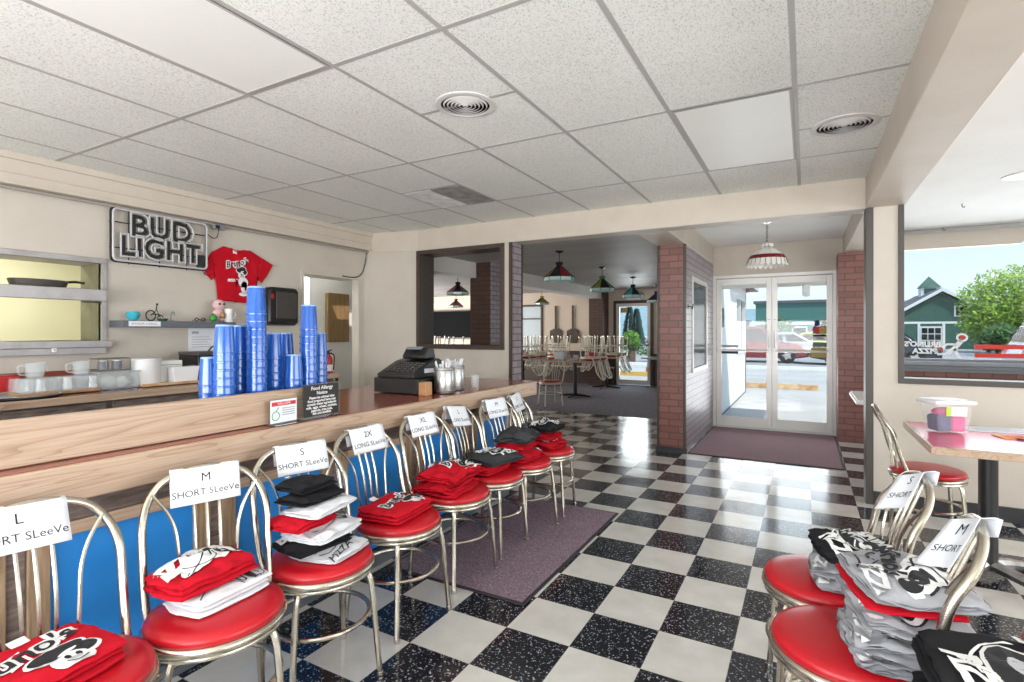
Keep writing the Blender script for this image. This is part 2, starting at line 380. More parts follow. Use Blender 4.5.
def text2d(s, size=1, off=0, shear=0, align='CENTER', spacing=1, lines=1.0, outline=0):
    key = (s, size, off, shear, align, spacing, lines, outline)
    if key in _tx: return _tx[key]
    c = bpy.data.curves.new('t', 'FONT'); c.body = s; c.size = size; c.offset = off; c.shear = shear; c.align_x = align; c.align_y = 'CENTER'
    c.space_character = spacing; c.space_line = lines; c.resolution_u = 3
    if outline: c.fill_mode = 'NONE'; c.bevel_depth = outline; c.bevel_resolution = 1
    o = bpy.data.objects.new('t', c); COL.objects.link(o); bpy.context.view_layer.update()
    me = bpy.data.meshes.new_from_object(o.evaluated_get(bpy.context.evaluated_depsgraph_get()))
    r = ([tuple(v.co) for v in me.vertices], [tuple(p.vertices) for p in me.polygons])
    bpy.data.objects.remove(o); bpy.data.curves.remove(c); bpy.data.meshes.remove(me); _tx[key] = r; return r
def put_text(mb, s, f, size, mi=None, **k):
    v, fc = text2d(s, size, **k); mb.add([f(a, b, c) for a, b, c in v], fc, mi)
# ------------------------------------------------------------------ the setting
CZ = 2.545; BZ = 2.3; YB = 4.97; XL = -4.75
b = MB(); b.box(-4.75, 4.6, -2.6, 8.2, -.12, 0); struct('floor', b, 'floor')
b = MB(); b.box(-11, -1.2, 8.2, 13.1, -.12, .006); b.box(-11, -4.76, 5.2, 8.2, -.12, .006); struct('floor_dining', b, 'carpet')
b = MB(); b.box(-7.2, -4.75, -.5, 5.2, -.12, 0); struct('floor_kitchen', b, 'grey')
b = MB(); b.box(-4.75, .42, -2.6, 4.97, CZ, CZ+.1); struct('ceiling', b, 'ceil')
b = MB(); b.box(.42, 4.6, -2.6, 8.05, CZ, CZ+.1); b.box(-1.45, .42, 5.17, 8.05, CZ, CZ+.1); struct('ceiling_entry', b, 'white_paint')
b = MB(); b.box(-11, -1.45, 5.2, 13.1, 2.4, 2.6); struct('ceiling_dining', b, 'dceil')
b = MB(); b.box(-7.2, -5.05, -.5, 6, 2.45, 2.6); struct('ceiling_kitchen', b, 'passage')
# suspended grid: main runners and cross tees of the tile ceiling
b = MB(); gx = [-2.489+.61*k for k in range(-3, 5)]; gy = [1.712-1.245*k for k in range(0, 4)]+[2.957, 4.2]
for x in gx: b.box(x-.012, x+.012, -2.6, 4.97, CZ-.002, CZ+.001)
for y in gy: b.box(-4.66, .41, y-.012, y+.012, CZ-.0018, CZ+.001)
b.box(-1.879, -1.269, 2.323, 2.347, CZ-.0018, CZ+.001); b.box(-.049, .41, 3.6, 3.62, CZ-.0018, CZ+.001); b.box(-3.099, -2.489, 3.57, 3.594, CZ-.0018, CZ+.001)
struct('trim_1', b, 'tee')
# left wall with serving hatch and doorway
b = MB(); x0, x1 = XL-.3, XL
b.box(x0, x1, -2.6, .55, 0, CZ); b.box(x0, x1, .55, 2.03, 0, 1.27); b.box(x0, x1, .55, 2.03, 1.86, CZ); b.box(x0, x1, 2.03, 3.91, 0, CZ)
b.box(x0, x1, 3.91, 4.715, 1.97, CZ); b.box(-4.85, x1, 4.715, 5.22, 0, CZ); struct('wall_left', b, 'wall')
b = MB(); b.box(-4.765, -4.652, -2.6, YB, 2.33, 2.50); b.box(-4.764, -4.63, -2.6, YB, 2.495, 2.544); b.box(-4.765, -4.642, -2.6, YB, 2.40, 2.412); b.box(-4.765, -4.637, -2.6, YB, 2.326, 2.345)
struct('trim_2', b, 'beam', .003)
b = MB(); b.tube([(-4.70, -2.6, 2.312), (-4.70, YB-.01, 2.312)], .012, 8); struct('trim_3', b, 'conduit')
# back partition with pass-through opening and brick end
b = MB(); y0, y1 = YB, YB+.25
b.prism([(XL, 4.82), (-4.04, y0), (-4.04, y1), (XL, y1)], lambda a, c, h: (a, c, h), 0, BZ); b.box(-4.04, -2.857, y0, y1, 0, 1.17); b.box(-4.04, -2.857, y0, y1, 2.285, BZ); b.box(-2.857, -2.79, y0, y1, 0, BZ); struct('wall_back', b, 'wall')
b = MB(); b.box(-2.79, -2.77, y0+.018, y1-.018, 0, BZ); struct('wall_end', b, 'brickglare')
b = MB(); b.box(-2.795, -2.762, y0-.006, y0+.018, 0, BZ); b.box(-2.795, -2.762, y1-.018, y1+.006, 0, BZ); struct('trim_4', b, 'darkbrown')
b = MB()
for a in ((-4.05, -4.0, y0-.02, y1+.01, 1.185, 2.25), (-2.90, -2.85, y0-.02, y1+.01, 1.185, 2.25), (-4.05, -2.85, y0-.02, y1+.01, 2.25, 2.297), (-4.05, -2.85, y0-.02, y1+.01, 1.14, 1.185)): b.box(*a)
b.k = 1; b.box(-4.0, -3.995, y0+.02, y1-.01, 1.185, 2.25); b.box(-4.0, -2.9, y0+.02, y1-.01, 1.185, 1.19)
struct('trim_5', b, ['darkbrown', 'bronze'], .003)
# cross beam and the three beams that run away from it
b = MB(); b.prism([(XL, 4.82), (-4.04, YB), (.41, YB), (.41, YB+.2), (XL, YB+.2)], lambda a, c, h: (a, c, h), BZ, CZ+.1); struct('trim_6', b, 'beam', .006)
b = MB(); b.box(.41, .66, -2.6, 8.05, BZ, CZ+.1); struct('trim_7', b, 'beam', .006)
b = MB(); b.box(-1.46, -1.15, YB+.2, 8.05, BZ, CZ+.1); struct('trim_8', b, 'beam', .006)
b = MB(); b.box(-4.75, -4.45, 5.22, 12.75, 2.17, 2.42); struct('trim_9', b, 'white_paint', .006)
b = MB(); b.box(-4.04, .41, YB-.004, YB+.002, 2.298, 2.304); struct('trim_10', b, 'tee')
# brick pillar between dining wing and entry, with a dark window in its entry side
b = MB(); b.box(-1.45, -1.165, 6.0, 6.42, 0, BZ); b.box(-1.45, -1.165, 7.38, 8.05, 0, BZ); b.box(-1.45, -1.165, 6.42, 7.38, 0, .90); b.box(-1.45, -1.165, 6.42, 7.38, 1.94, BZ)
struct('wall_pillar', b, 'brick')
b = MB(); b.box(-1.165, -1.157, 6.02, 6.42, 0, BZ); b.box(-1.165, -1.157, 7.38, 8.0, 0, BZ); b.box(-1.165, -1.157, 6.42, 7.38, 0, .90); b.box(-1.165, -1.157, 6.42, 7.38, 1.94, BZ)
struct('wall_entry', b, 'brickglare')
b = MB(); b.box(-1.462, -1.44, 5.985, 6.005, 0, BZ); b.box(-1.18, -1.15, 5.985, 6.02, 0, BZ); struct('trim_11', b, 'darkbrown')
b = MB(); b.box(-1.47, -1.14, 5.98, 6.0, 0, .06); struct('baseboard_pillar', b, 'base')
b = MB()
for a in ((6.38, 6.43, .91, 1.93), (7.36, 7.41, .91, 1.93)): b.box(-1.30, -1.145, a[0], a[1], a[2], a[3])
b.box(-1.30, -1.145, 6.38, 7.41, 1.93, 1.98); b.box(-1.30, -1.14, 6.38, 7.41, .86, .91); b.k = 1; b.box(-1.17, -1.16, 6.43, 7.36, .91, 1.93)
o = struct('window_1', b, ['alu', 'darkglass'])
# entry wall, door header, right pier, front windows
b = MB(); b.box(-1.46, .41, 8.0, 8.15, 2.13, CZ+.1); struct('wall_front', b, 'beam')
b = MB(); b.box(.34, .61, 7.58, 8.05, 0, BZ); struct('wall_pier', b, 'brick')
b = MB(); b.box(.61, .635, 7.6, 8.05, 0, BZ); struct('trim_12', b, 'bronze')
b = MB(); b.box(.635, 4.6, 7.9, 8.05, 0, .93); struct('wall_front_low', b, 'brick')
b = MB(); b.prism([(.66, 2.33), (2.10, 2.33), (2.30, 2.50), (4.6, 2.50), (4.6, 2.62), (.66, 2.62)], lambda a, c, h: (a, h, c), 7.93, 8.05); struct('wall_front_head', b, 'beam')
b = MB(); b.box(.66, 4.6, 7.84, 7.93, 2.515, 2.54); b.tube([(.66, 7.80, 2.50), (4.6, 7.80, 2.50)], .009, 6); struct('trim_13', b, 'tee')
b = MB(); b.box(.635, 4.6, 7.80, 8.08, .945, .99); b.k = 1; b.box(.635, 4.6, 7.84, 7.9, .90, .945); b.box(.635, 4.6, 7.87, 7.9, .865, .90); b.box(.635, 4.6, 7.92, 8.0, .99, 1.02); struct('trim_14', b, ['sillgrey', 'grey'], .004)
b = MB(); b.box(.636, 4.6, 7.955, 7.962, 1.02, 2.33); o = struct('window_2', b, 'glass')
# low partition with open framed window beside the table
b = MB(); b.box(.455, .63, YB-.02, YB+.12, 0, BZ); b.box(.63, 4.6, YB-.02, YB+.12, 0, .965); struct('wall_partition', b, 'wall')
b = MB(); b.box(.405, .455, YB-.035, YB+.14, 0, BZ); b.box(.612, .648, YB-.035, YB+.14, .985, BZ); b.box(.612, 4.6, YB-.035, YB+.14, .945, .985); struct('trim_15', b, 'bronze', .003)
b = MB(); b.box(.455, 4.6, YB-.04, YB-.02, 0, .105); struct('baseboard_right', b, 'base')
# walls of the room beyond the photo's frame: rear and right sides are window walls
b = MB(); b.box(-4.75, 4.6, -2.75, -2.6, 0, .45); b.box(-4.75, 4.6, -2.75, -2.6, 2.42, CZ+.1); b.box(-4.75, -3.95, -2.75, -2.6, .45, 2.42); b.box(1.6, 4.6, -2.75, -2.6, .45, 2.42); struct('wall_rear', b, 'wall')
b = MB(); b.box(4.6, 4.75, -2.75, 8.05, 0, .7); b.box(4.6, 4.75, -2.75, 8.05, 2.5, CZ+.1); b.box(4.6, 4.75, -2.75, -1.5, .7, 2.5); b.box(4.6, 4.75, 4.7, 5.2, .7, 2.5); b.box(4.6, 4.75, 7.6, 8.05, .7, 2.5); struct('wall_right', b, 'wall')
# kitchen and passage behind the left wall
b = MB(); b.box(-6.7, -6.6, -.5, 3.3, 0, 2.5); b.box(-6.7, -5.05, 3.2, 3.3, 0, 2.5); b.box(-6.7, -5.05, -.6, -.5, 0, 2.5); struct('wall_kitchen', b, 'kitchen')
b = MB(); b.box(-6.7, -5.7, 3.3, 3.4, 0, 2.5); b.box(-6.7, -6.6, 3.3, 6, 0, 2.5); b.box(-6.7, -5.05, 6.0, 6.1, 0, 2.5); b.box(-5.75, -5.65, 4.75, 6.0, 0, 2.5); struct('wall_passage', b, 'passage')
b = MB()
for a in ((3.88, 3.915, 0, 1.965), (4.71, 4.745, 0, 1.965), (3.88, 4.745, 1.965, 2.0)): b.box(XL-.10, XL+.012, a[0], a[1], a[2], a[3])
struct('door_1', b, 'wall', .003)
# dining wing shell
YF = 13.0
b = MB(); b.box(-11, -6.98, YF, YF+.15, .8, 2.4); b.box(-6.98, -6.28, YF, YF+.15, 2.06, 2.4); b.box(-6.28, -4.24, YF, YF+.15, .8, 2.4); b.box(-4.24, -3.28, YF, YF+.15, 2.08, 2.4); b.box(-3.28, -1.2, YF, YF+.15, .8, 2.4)
struct('wall_far', b, 'peach')
b = MB(); b.box(-11, -4.24, YF-.01, YF+.15, 0, .8); b.box(-3.28, -1.2, YF-.01, YF+.15, 0, .8); struct('wall_wainscot', b, 'wainscot')
b = MB(); b.box(-11, -4.24, YF-.03, YF, .79, .84); b.box(-11, -4.24, YF-.14, YF, .0, .42); b.k = 1; b.box(-11, -4.24, YF-.16, YF, .42, .45); struct('trim_16', b, ['darkbrown', 'peach'])
b = MB(); b.box(-4.78, -4.40, 12.6, 13.0, 0, 2.4); struct('wall_column', b, 'brickdark')
b = MB(); b.box(-4.56, -4.20, 6.88, 7.27, 0, 2.4); struct('wall_dining_pillar', b, 'brickdark')
b = MB(); b.box(-4.2, -4.195, 6.89, 7.26, 0, 2.4); struct('wall_dining_pillar_side', b, 'brickglare')
b = MB(); b.box(-11.1, -11, 5.2, 13.1, 0, .8); b.box(-11.1, -11, 5.2, 13.1, 2.2, 2.5); b.box(-11.1, -11, 5.2, 6.8, .8, 2.2); b.box(-11.1, -11, 12.2, 13.1, .8, 2.2); struct('wall_dining', b, 'peach')
b = MB(); b.box(-11, -6.7, 5.1, 5.22, 0, 2.5); b.box(-6.7, -4.85, 6.1, 6.2, 0, 2.5); b.box(-4.85, -4.75, 5.22, 6.2, 0, 2.5); struct('wall_dining_near', b, 'wall')
b = MB(); b.box(-1.45, -1.2, 8.05, 11.2, 0, 2.6); b.box(-1.45, -1.2, 12.85, 13.15, 0, 2.6); b.box(-1.45, -1.2, 11.2, 12.85, 0, .95); b.box(-1.45, -1.2, 11.2, 12.85, 2.02, 2.6); struct('wall_outside', b, 'trimwhite')
b = MB(); b.box(-1.30, -1.185, 11.15, 11.22, .96, 2.0); b.box(-1.30, -1.185, 12.83, 12.9, .96, 2.0); b.box(-1.30, -1.185, 11.15, 12.9, 2.0, 2.06); b.box(-1.30, -1.17, 11.15, 12.9, .9, .96); b.box(-1.30, -1.19, 11.95, 12.0, .96, 2.0); b.k = 1; b.box(-1.27, -1.255, 11.22, 12.83, .96, 2.0)
struct('window_3', b, ['trimwhite', 'darkglass'])
b = MB(); b.box(-1.5, -.95, 10.2, 13.4, 2.25, 2.42); struct('trim_17', b, 'carred')
b = MB()
for a in ((-7.0, -6.95), (-6.31, -6.26)): b.box(a[0], a[1], YF-.03, YF+.1, .84, 2.03)
b.box(-7.0, -6.26, YF-.03, YF+.1, 2.03, 2.08); b.box(-6.95, -6.31, YF-.02, YF+.1, 1.68, 1.71); b.k = 1; b.box(-6.95, -6.31, YF+.02, YF+.03, .84, 2.03); struct('window_4', b, ['darkbrown', 'frosted'])
# glazed back door of the dining wing
b = MB()
for a in ((-4.26, -4.20, 0, 2.05), (-3.33, -3.26, 0, 2.05)): b.box(a[0], a[1], YF-.04, YF+.15, a[2], a[3])
b.box(-4.26, -3.26, YF-.04, YF+.15, 2.05, 2.12); b.k = 1
b.box(-4.20, -4.12, YF, YF+.05, .03, 2.05); b.box(-3.41, -3.33, YF, YF+.05, .03, 2.05); b.box(-4.12, -3.41, YF, YF+.05, 1.97, 2.05); b.box(-4.12, -3.41, YF, YF+.05, .03, .14); b.k = 2; b.box(-4.16, -3.37, YF-.05, YF-.02, 1.0, 1.03)
b.k = 3; b.box(-4.12, -3.41, YF+.02, YF+.028, .14, 1.97); b.k = 4; b.box(-4.09, -3.92, YF+.012, YF+.018, 1.82, 1.94)
struct('door_2', b, ['darkbrown', 'alu', 'darkgrey', 'glass', 'kerb'])
# entry door: a pair of glazed aluminium leaves
b = MB(); b.box(-1.16, -1.115, 7.97, 8.07, 0, 2.13); b.box(.30, .345, 7.97, 8.07, 0, 2.13); b.box(-1.115, .30, 7.97, 8.07, 2.085, 2.13); b.box(-1.16, .345, 7.94, 8.08, -.002, .018)
DO = struct('door_3', b, 'alu', .003)
def leaf(x0, x1, hinge):
    b = MB(); y0, y1 = 8.0, 8.045; w = .065
    b.box(x0, x0+w, y0, y1, .025, 2.08); b.box(x1-w, x1, y0, y1, .025, 2.08); b.box(x0+w, x1-w, y0, y1, 2.0, 2.08); b.box(x0+w, x1-w, y0, y1, .025, .15)
    l = b.build('door_leaf', 'alu', DO, .003)
    g = MB(); g.box(x0+w, x1-w, 8.018, 8.026, .15, 2.0); g.build('glass_pane', 'glass', l)
    p = MB(); p.tube([(x0+.05, 7.955, 1.08), (x1-.05, 7.955, 1.08)], .014, 8); p.box(x0+.03, x0+.05, 7.95, 8.0, 1.05, 1.11); p.box(x1-.05, x1-.03, 7.95, 8.0, 1.05, 1.11); p.build('push_bar', 'alu', l)
    h = MB(); hx = x1-.035 if hinge < 0 else x0+.035
    h.tube([(hx, 7.96, 1.12), (hx, 7.955, 1.35)], .011, 8); h.box(hx-.012, hx+.012, 7.955, 8.0, 1.33, 1.35); h.box(hx-.012, hx+.012, 7.955, 8.0, 1.12, 1.14); h.lathe([(.016, 0), (.016, .01)], 12, (hx, 8.0, 1.5)); h.build('pull_handle', 'steel', l)
leaf(-1.113, -.409, -1); leaf(-.405, .298, 1)
# ------------------------------------------------------------------ outside
b = MB(); b.box(-60, 80, 8.1, 22, -.2, -.03); b.box(-60, -1.4, 13.15, 22, -.2, -.028); struct('parking_lot', b, 'asphalt')
b = MB(); b.box(-120, 160, 22, 140, -.2, -.05); struct('road', b, 'road')
b = MB()
def ridge(x): return 17+7*noise.noise((x*.012, 3.1, 0))+3*noise.noise((x*.05, 1.1, 0))
n = 90; xs = [-500+1100*i/n for i in range(n+1)]
vs = []; fs = []
for j, (yy, k) in enumerate(((270, 0), (310, .55), (360, 1), (430, .3))):
    for x in xs: vs.append((x, yy+8*noise.noise((x*.02, yy, 0)), ridge(x)*k+(2*noise.noise((x*.2, yy, 2)) if k else -1)))
for j in range(3):
    for i in range(n): fs.append((j*(n+1)+i, j*(n+1)+i+1, (j+1)*(n+1)+i+1, (j+1)*(n+1)+i))
b.add(vs, fs); struct('hills', b, 'hill', smooth=True)
b = MB(); b.box(-60, 80, 21.7, 22.0, -.05, .07); struct('kerb', b, 'trimwhite')
b = MB(); b.box(-1.2, .9, 8.1, 9.3, 2.04, 2.25); struct('canopy', b, 'beam')
t = thing('ceiling_lamp', 'small white lamp under the canopy outside the entry door', 'lamp', (.0, 9.0, 2.04))
b = MB(); b.lathe([(.07, 0), (.07, -.02)], 16); b.build('base', 'alu', t)
b = MB(); b.lathe([(.05, -.02), (.055, -.05), (.05, -.16), (.02, -.18)], 16); b.build('globe', 'white', t)
# ------------------------------------------------------------------ chairs
def make_chair():
    t = thing('cafe_chair', '', 'chair')
    b = MB(); R = .198
    b.lathe([(0, .432), (R-.02, .432), (R-.004, .440), (R, .452), (R-.006, .464), (R-.03, .472), (R*.6, .477), (0, .479)], 36); b.build('seat', 'seat', t, angle=60)
    b = MB(); q = [(R+.003)*1 for _ in range(1)]
    b.lathe([(R-.03, .43), (R+.004, .414), (R+.008, .424), (R+.006, .436), (R-.01, .442), (R-.03, .43)], 36, cap=False); b.lathe([(R-.012, .405), (R+.001, .402), (R+.003, .412), (R-.006, .418), (R-.012, .405)], 36, cap=False); b.build('seat_rim', 'chrome', t, angle=70)
    for sx_ in (1, -1):
        for sy_ in (1, -1):
            b = MB(); p = [(sx_*.10, sy_*.10, .415), (sx_*.125, sy_*.125, .408), (sx_*.142, sy_*.142, .37), (sx_*.152, sy_*.152, .25), (sx_*.168, sy_*.168, .012)]
            b.tube(bez(p, 5), .0115, 8); l = b.build('leg', 'chrome', t)
            c = MB(); c.lathe([(.0135, 0), (.0145, .006), (.0135, .02)], 10, (sx_*.1685, sy_*.1685, 0)); c.build('foot_cap', 'chromelt', l)
    b = MB(); b.tube([(.185*math.cos(2*PI*k/40), .185*math.sin(2*PI*k/40), .235) for k in range(40)], .009, 8, True)
    b.build('foot_ring', 'chrome', t)
    b = MB(); half = [(-.085, .175, .415), (-.13, .182, .46), (-.175, .188, .58), (-.205, .188, .70), (-.248, .165, .775), (-.272, .11, .828), (-.28, 0, .850)]
    full = half+[(x, -y, z) for x, y, z in half[-2::-1]]
    b.tube(bez(full, 6), .0125, 10); b.build('back_frame', 'chrome', t)
    def rod(p): m_ = MB(); m_.tube(bez(p, 6), .0055, 6); m_.build('back_rod', 'chrome', t)
    for y in (-.038, 0, .038): rod([(-.178, y*.9, .455), (-.198, y, .62), (-.254, y*1.05, .78), (-.278, y*1.1, .845)])
    for s in (-1, 1): rod([(-.165, s*.078, .455), (-.18, s*.086, .56), (-.197, s*.095, .66), (-.217, s*.118, .725), (-.243, s*.160, .785)])
    return t
chair0 = make_chair(); used = [False]
def chair(x, y, rz, label, group, z=0, flip=False):
    rot = (PI, 0, rz) if flip else (0, 0, rz)
    if not used[0]:
        used[0] = True; chair0.location = (x, y, z); chair0.rotation_euler = rot; chair0['label'] = label; chair0['group'] = group; return chair0
    return dup(chair0, (x, y, z), rot, label, group, 'bonetube' if y > 6 else None)
G1 = 'red seated chairs lined up along the counter'; G2 = 'red seated chairs on the right side'
ROW = [(-1.64, .617, -.11), (-1.637, 1.018, -.42), (-1.66, 1.447, -.34), (-1.687, 1.931, -.09), (-1.71, 2.412, -.16), (-1.719, 2.827, .01), (-1.70, 3.213, -.22), (-1.707, 3.63, .15)]
RL = ['red round seat metal chair under the L SHORT SLEEVE sign, nearest along the counter',
      'red round seat metal chair under the M SHORT SLEEVE sign at the counter',
      'red round seat metal chair under the S SHORT SLEEVE sign holding the tallest shirt pile',
      'red round seat metal chair under the 2X LONG SLEEVE sign with one red shirt',
      'red round seat metal chair under the XL LONG SLEEVE sign with crumpled red shirts',
      'red round seat metal chair under the L LONG SLEEVE sign with a charcoal shirt',
      'red round seat metal chair under the M LONG SLEEVE sign, second from the counter end',
      'red round seat metal chair last in the row, at the far end of the counter']
for (x, y, a), l in zip(ROW, RL): chair(x, y, a, l, G1)
RIGHT = [(.06, 2.19, PI+.12), (.105, 1.775, PI-.08), (.24, 1.365, PI+.05)]
RLB = ['red seated chair facing the row, with dark grey shirts, closest to the pink table',
       'red seated chair facing the row, bearing the M sign and the big grey shirt pile',
       'red seated chair cut off at the lower right corner under black shirts']
for (x, y, a), l in zip(RIGHT, RLB): chair(x, y, a, l, G2)
chair(.675, 4.24, .04, 'empty red seat chair tucked under the pink topped table by the partition', G2)
# ------------------------------------------------------------------ paper signs on the chair backs
def sign(chx, chy, rz, lines, label, w=.27, h=.15, back=.09, roll=0, curl=0, zt=.862, yaw=0, shift=0):
    """folded sheet hung over the hoop; local frame as its chair"""
    t = thing('paper_sign', label, 'sign', (chx, chy, 0), rz, 'hand lettered size signs hung on chair backs')
    t.location = Vector((chx, chy, zt))+Matrix.Rotation(rz, 3, 'Z') @ Vector((-.28, shift, 0)); t.rotation_euler.z = rz+yaw
    lean = math.atan2(.062, .15); cr_, sr_ = math.cos(roll), math.sin(roll)
    def P(a, d):      # a across (text right = chair +Y as seen from the front), d down from the ridge (negative: behind)
        a2 = a*cr_-d*sr_*.6 if d >= 0 else a; z = -abs(d)*math.cos(lean) + a*sr_
        if d >= 0: x = .0165+d*math.sin(lean)+curl*(a2/(w/2))**2*.03
        else: x = -.0145+abs(d)*math.sin(lean)*.6
        k = max(0, 1-abs(d)/.004); x = x*(1-k)
        return (x, a2, z)
    b = MB(); ds = [-back, -back*.5, -.004, -.002, 0, .002, .004]+[h*i/6 for i in range(1, 7)]; nu = 9
    vs = [P(-w/2+w*i/(nu-1), d) for d in ds for i in range(nu)]
    fs = [(j*nu+i, j*nu+i+1, (j+1)*nu+i+1, (j+1)*nu+i) for j in range(len(ds)-1) for i in range(nu-1)]
    b.add(vs, fs); o = b.build('sheet', 'paper', t, angle=60)
    s = o.modifiers.new('thickness', 'SOLIDIFY'); s.thickness = .0012; s.offset = 0
    for i_, (txt, dy, sz) in enumerate(lines):
        b = MB(); put_text(b, txt, lambda a, c, e: (lambda p: (p[0]+.0022, p[1], p[2]))(P(a, max(.013, h*dy-c))), sz)
        b.build('sleeve_text' if i_ else 'size_letter', 'ink', t, smooth=False)
    return t
SS = [('L', 'SHORT SLeeVe', 'leftmost'), ('M', 'SHORT SLeeVe', ''), ('S', 'SHORT SLeeVe', ''), ('2X', 'LONG SLeeVe', ''), ('XL', 'LONG SLeeVe', ''), ('L', 'LONG SLeeVe', ''), ('M', 'LONG SLeeVe', ''), ('S', 'LONG SLeeVe', '')]
LB = ['white paper sign reading L SHORT SLEEVE on the nearest counter chair', 'white paper sign reading M SHORT SLEEVE on the second counter chair', 'white paper sign reading S SHORT SLEEVE above the tallest shirt pile',
      'white paper sign reading 2X LONG SLEEVE on a counter chair', 'white paper sign reading XL LONG SLEEVE on a counter chair', 'white paper sign reading L LONG SLEEVE, tilted, above the charcoal shirt',
      'white paper sign with a red M and LONG SLEEVE on a counter chair', 'white paper sign on the last counter chair at the far end']
for i, ((x, y, a), (s1, s2, _), l) in enumerate(zip(ROW, SS, LB)):
    sign(x, y, a, [(s1, .30, .042), (s2, .70, .032)], l, w=.215 if i < 4 else .205, h=.125 if i < 5 else .135, roll=(-.02, .03, .02, .02, .03, -.10, .02, .05)[i], zt=.856, shift=(-.03, .0, .02, .03, .0, .0, .0, .0)[i])
sign(RIGHT[0][0], RIGHT[0][1], PI+.12, [('S', .22, .042), ('SHORT', .62, .030)], 'white paper sign curled over the back of the chair nearest the pink table', w=.125, h=.14, back=.05, roll=.35, curl=.5, zt=.862, yaw=.35)
sign(RIGHT[1][0], RIGHT[1][1], PI-.08, [('M', .24, .048), ('SHORT', .62, .030)], 'white paper sign with a large M on the chair with the big grey pile', w=.125, h=.155, back=.05, roll=.35, curl=.5, zt=.862, yaw=.4)
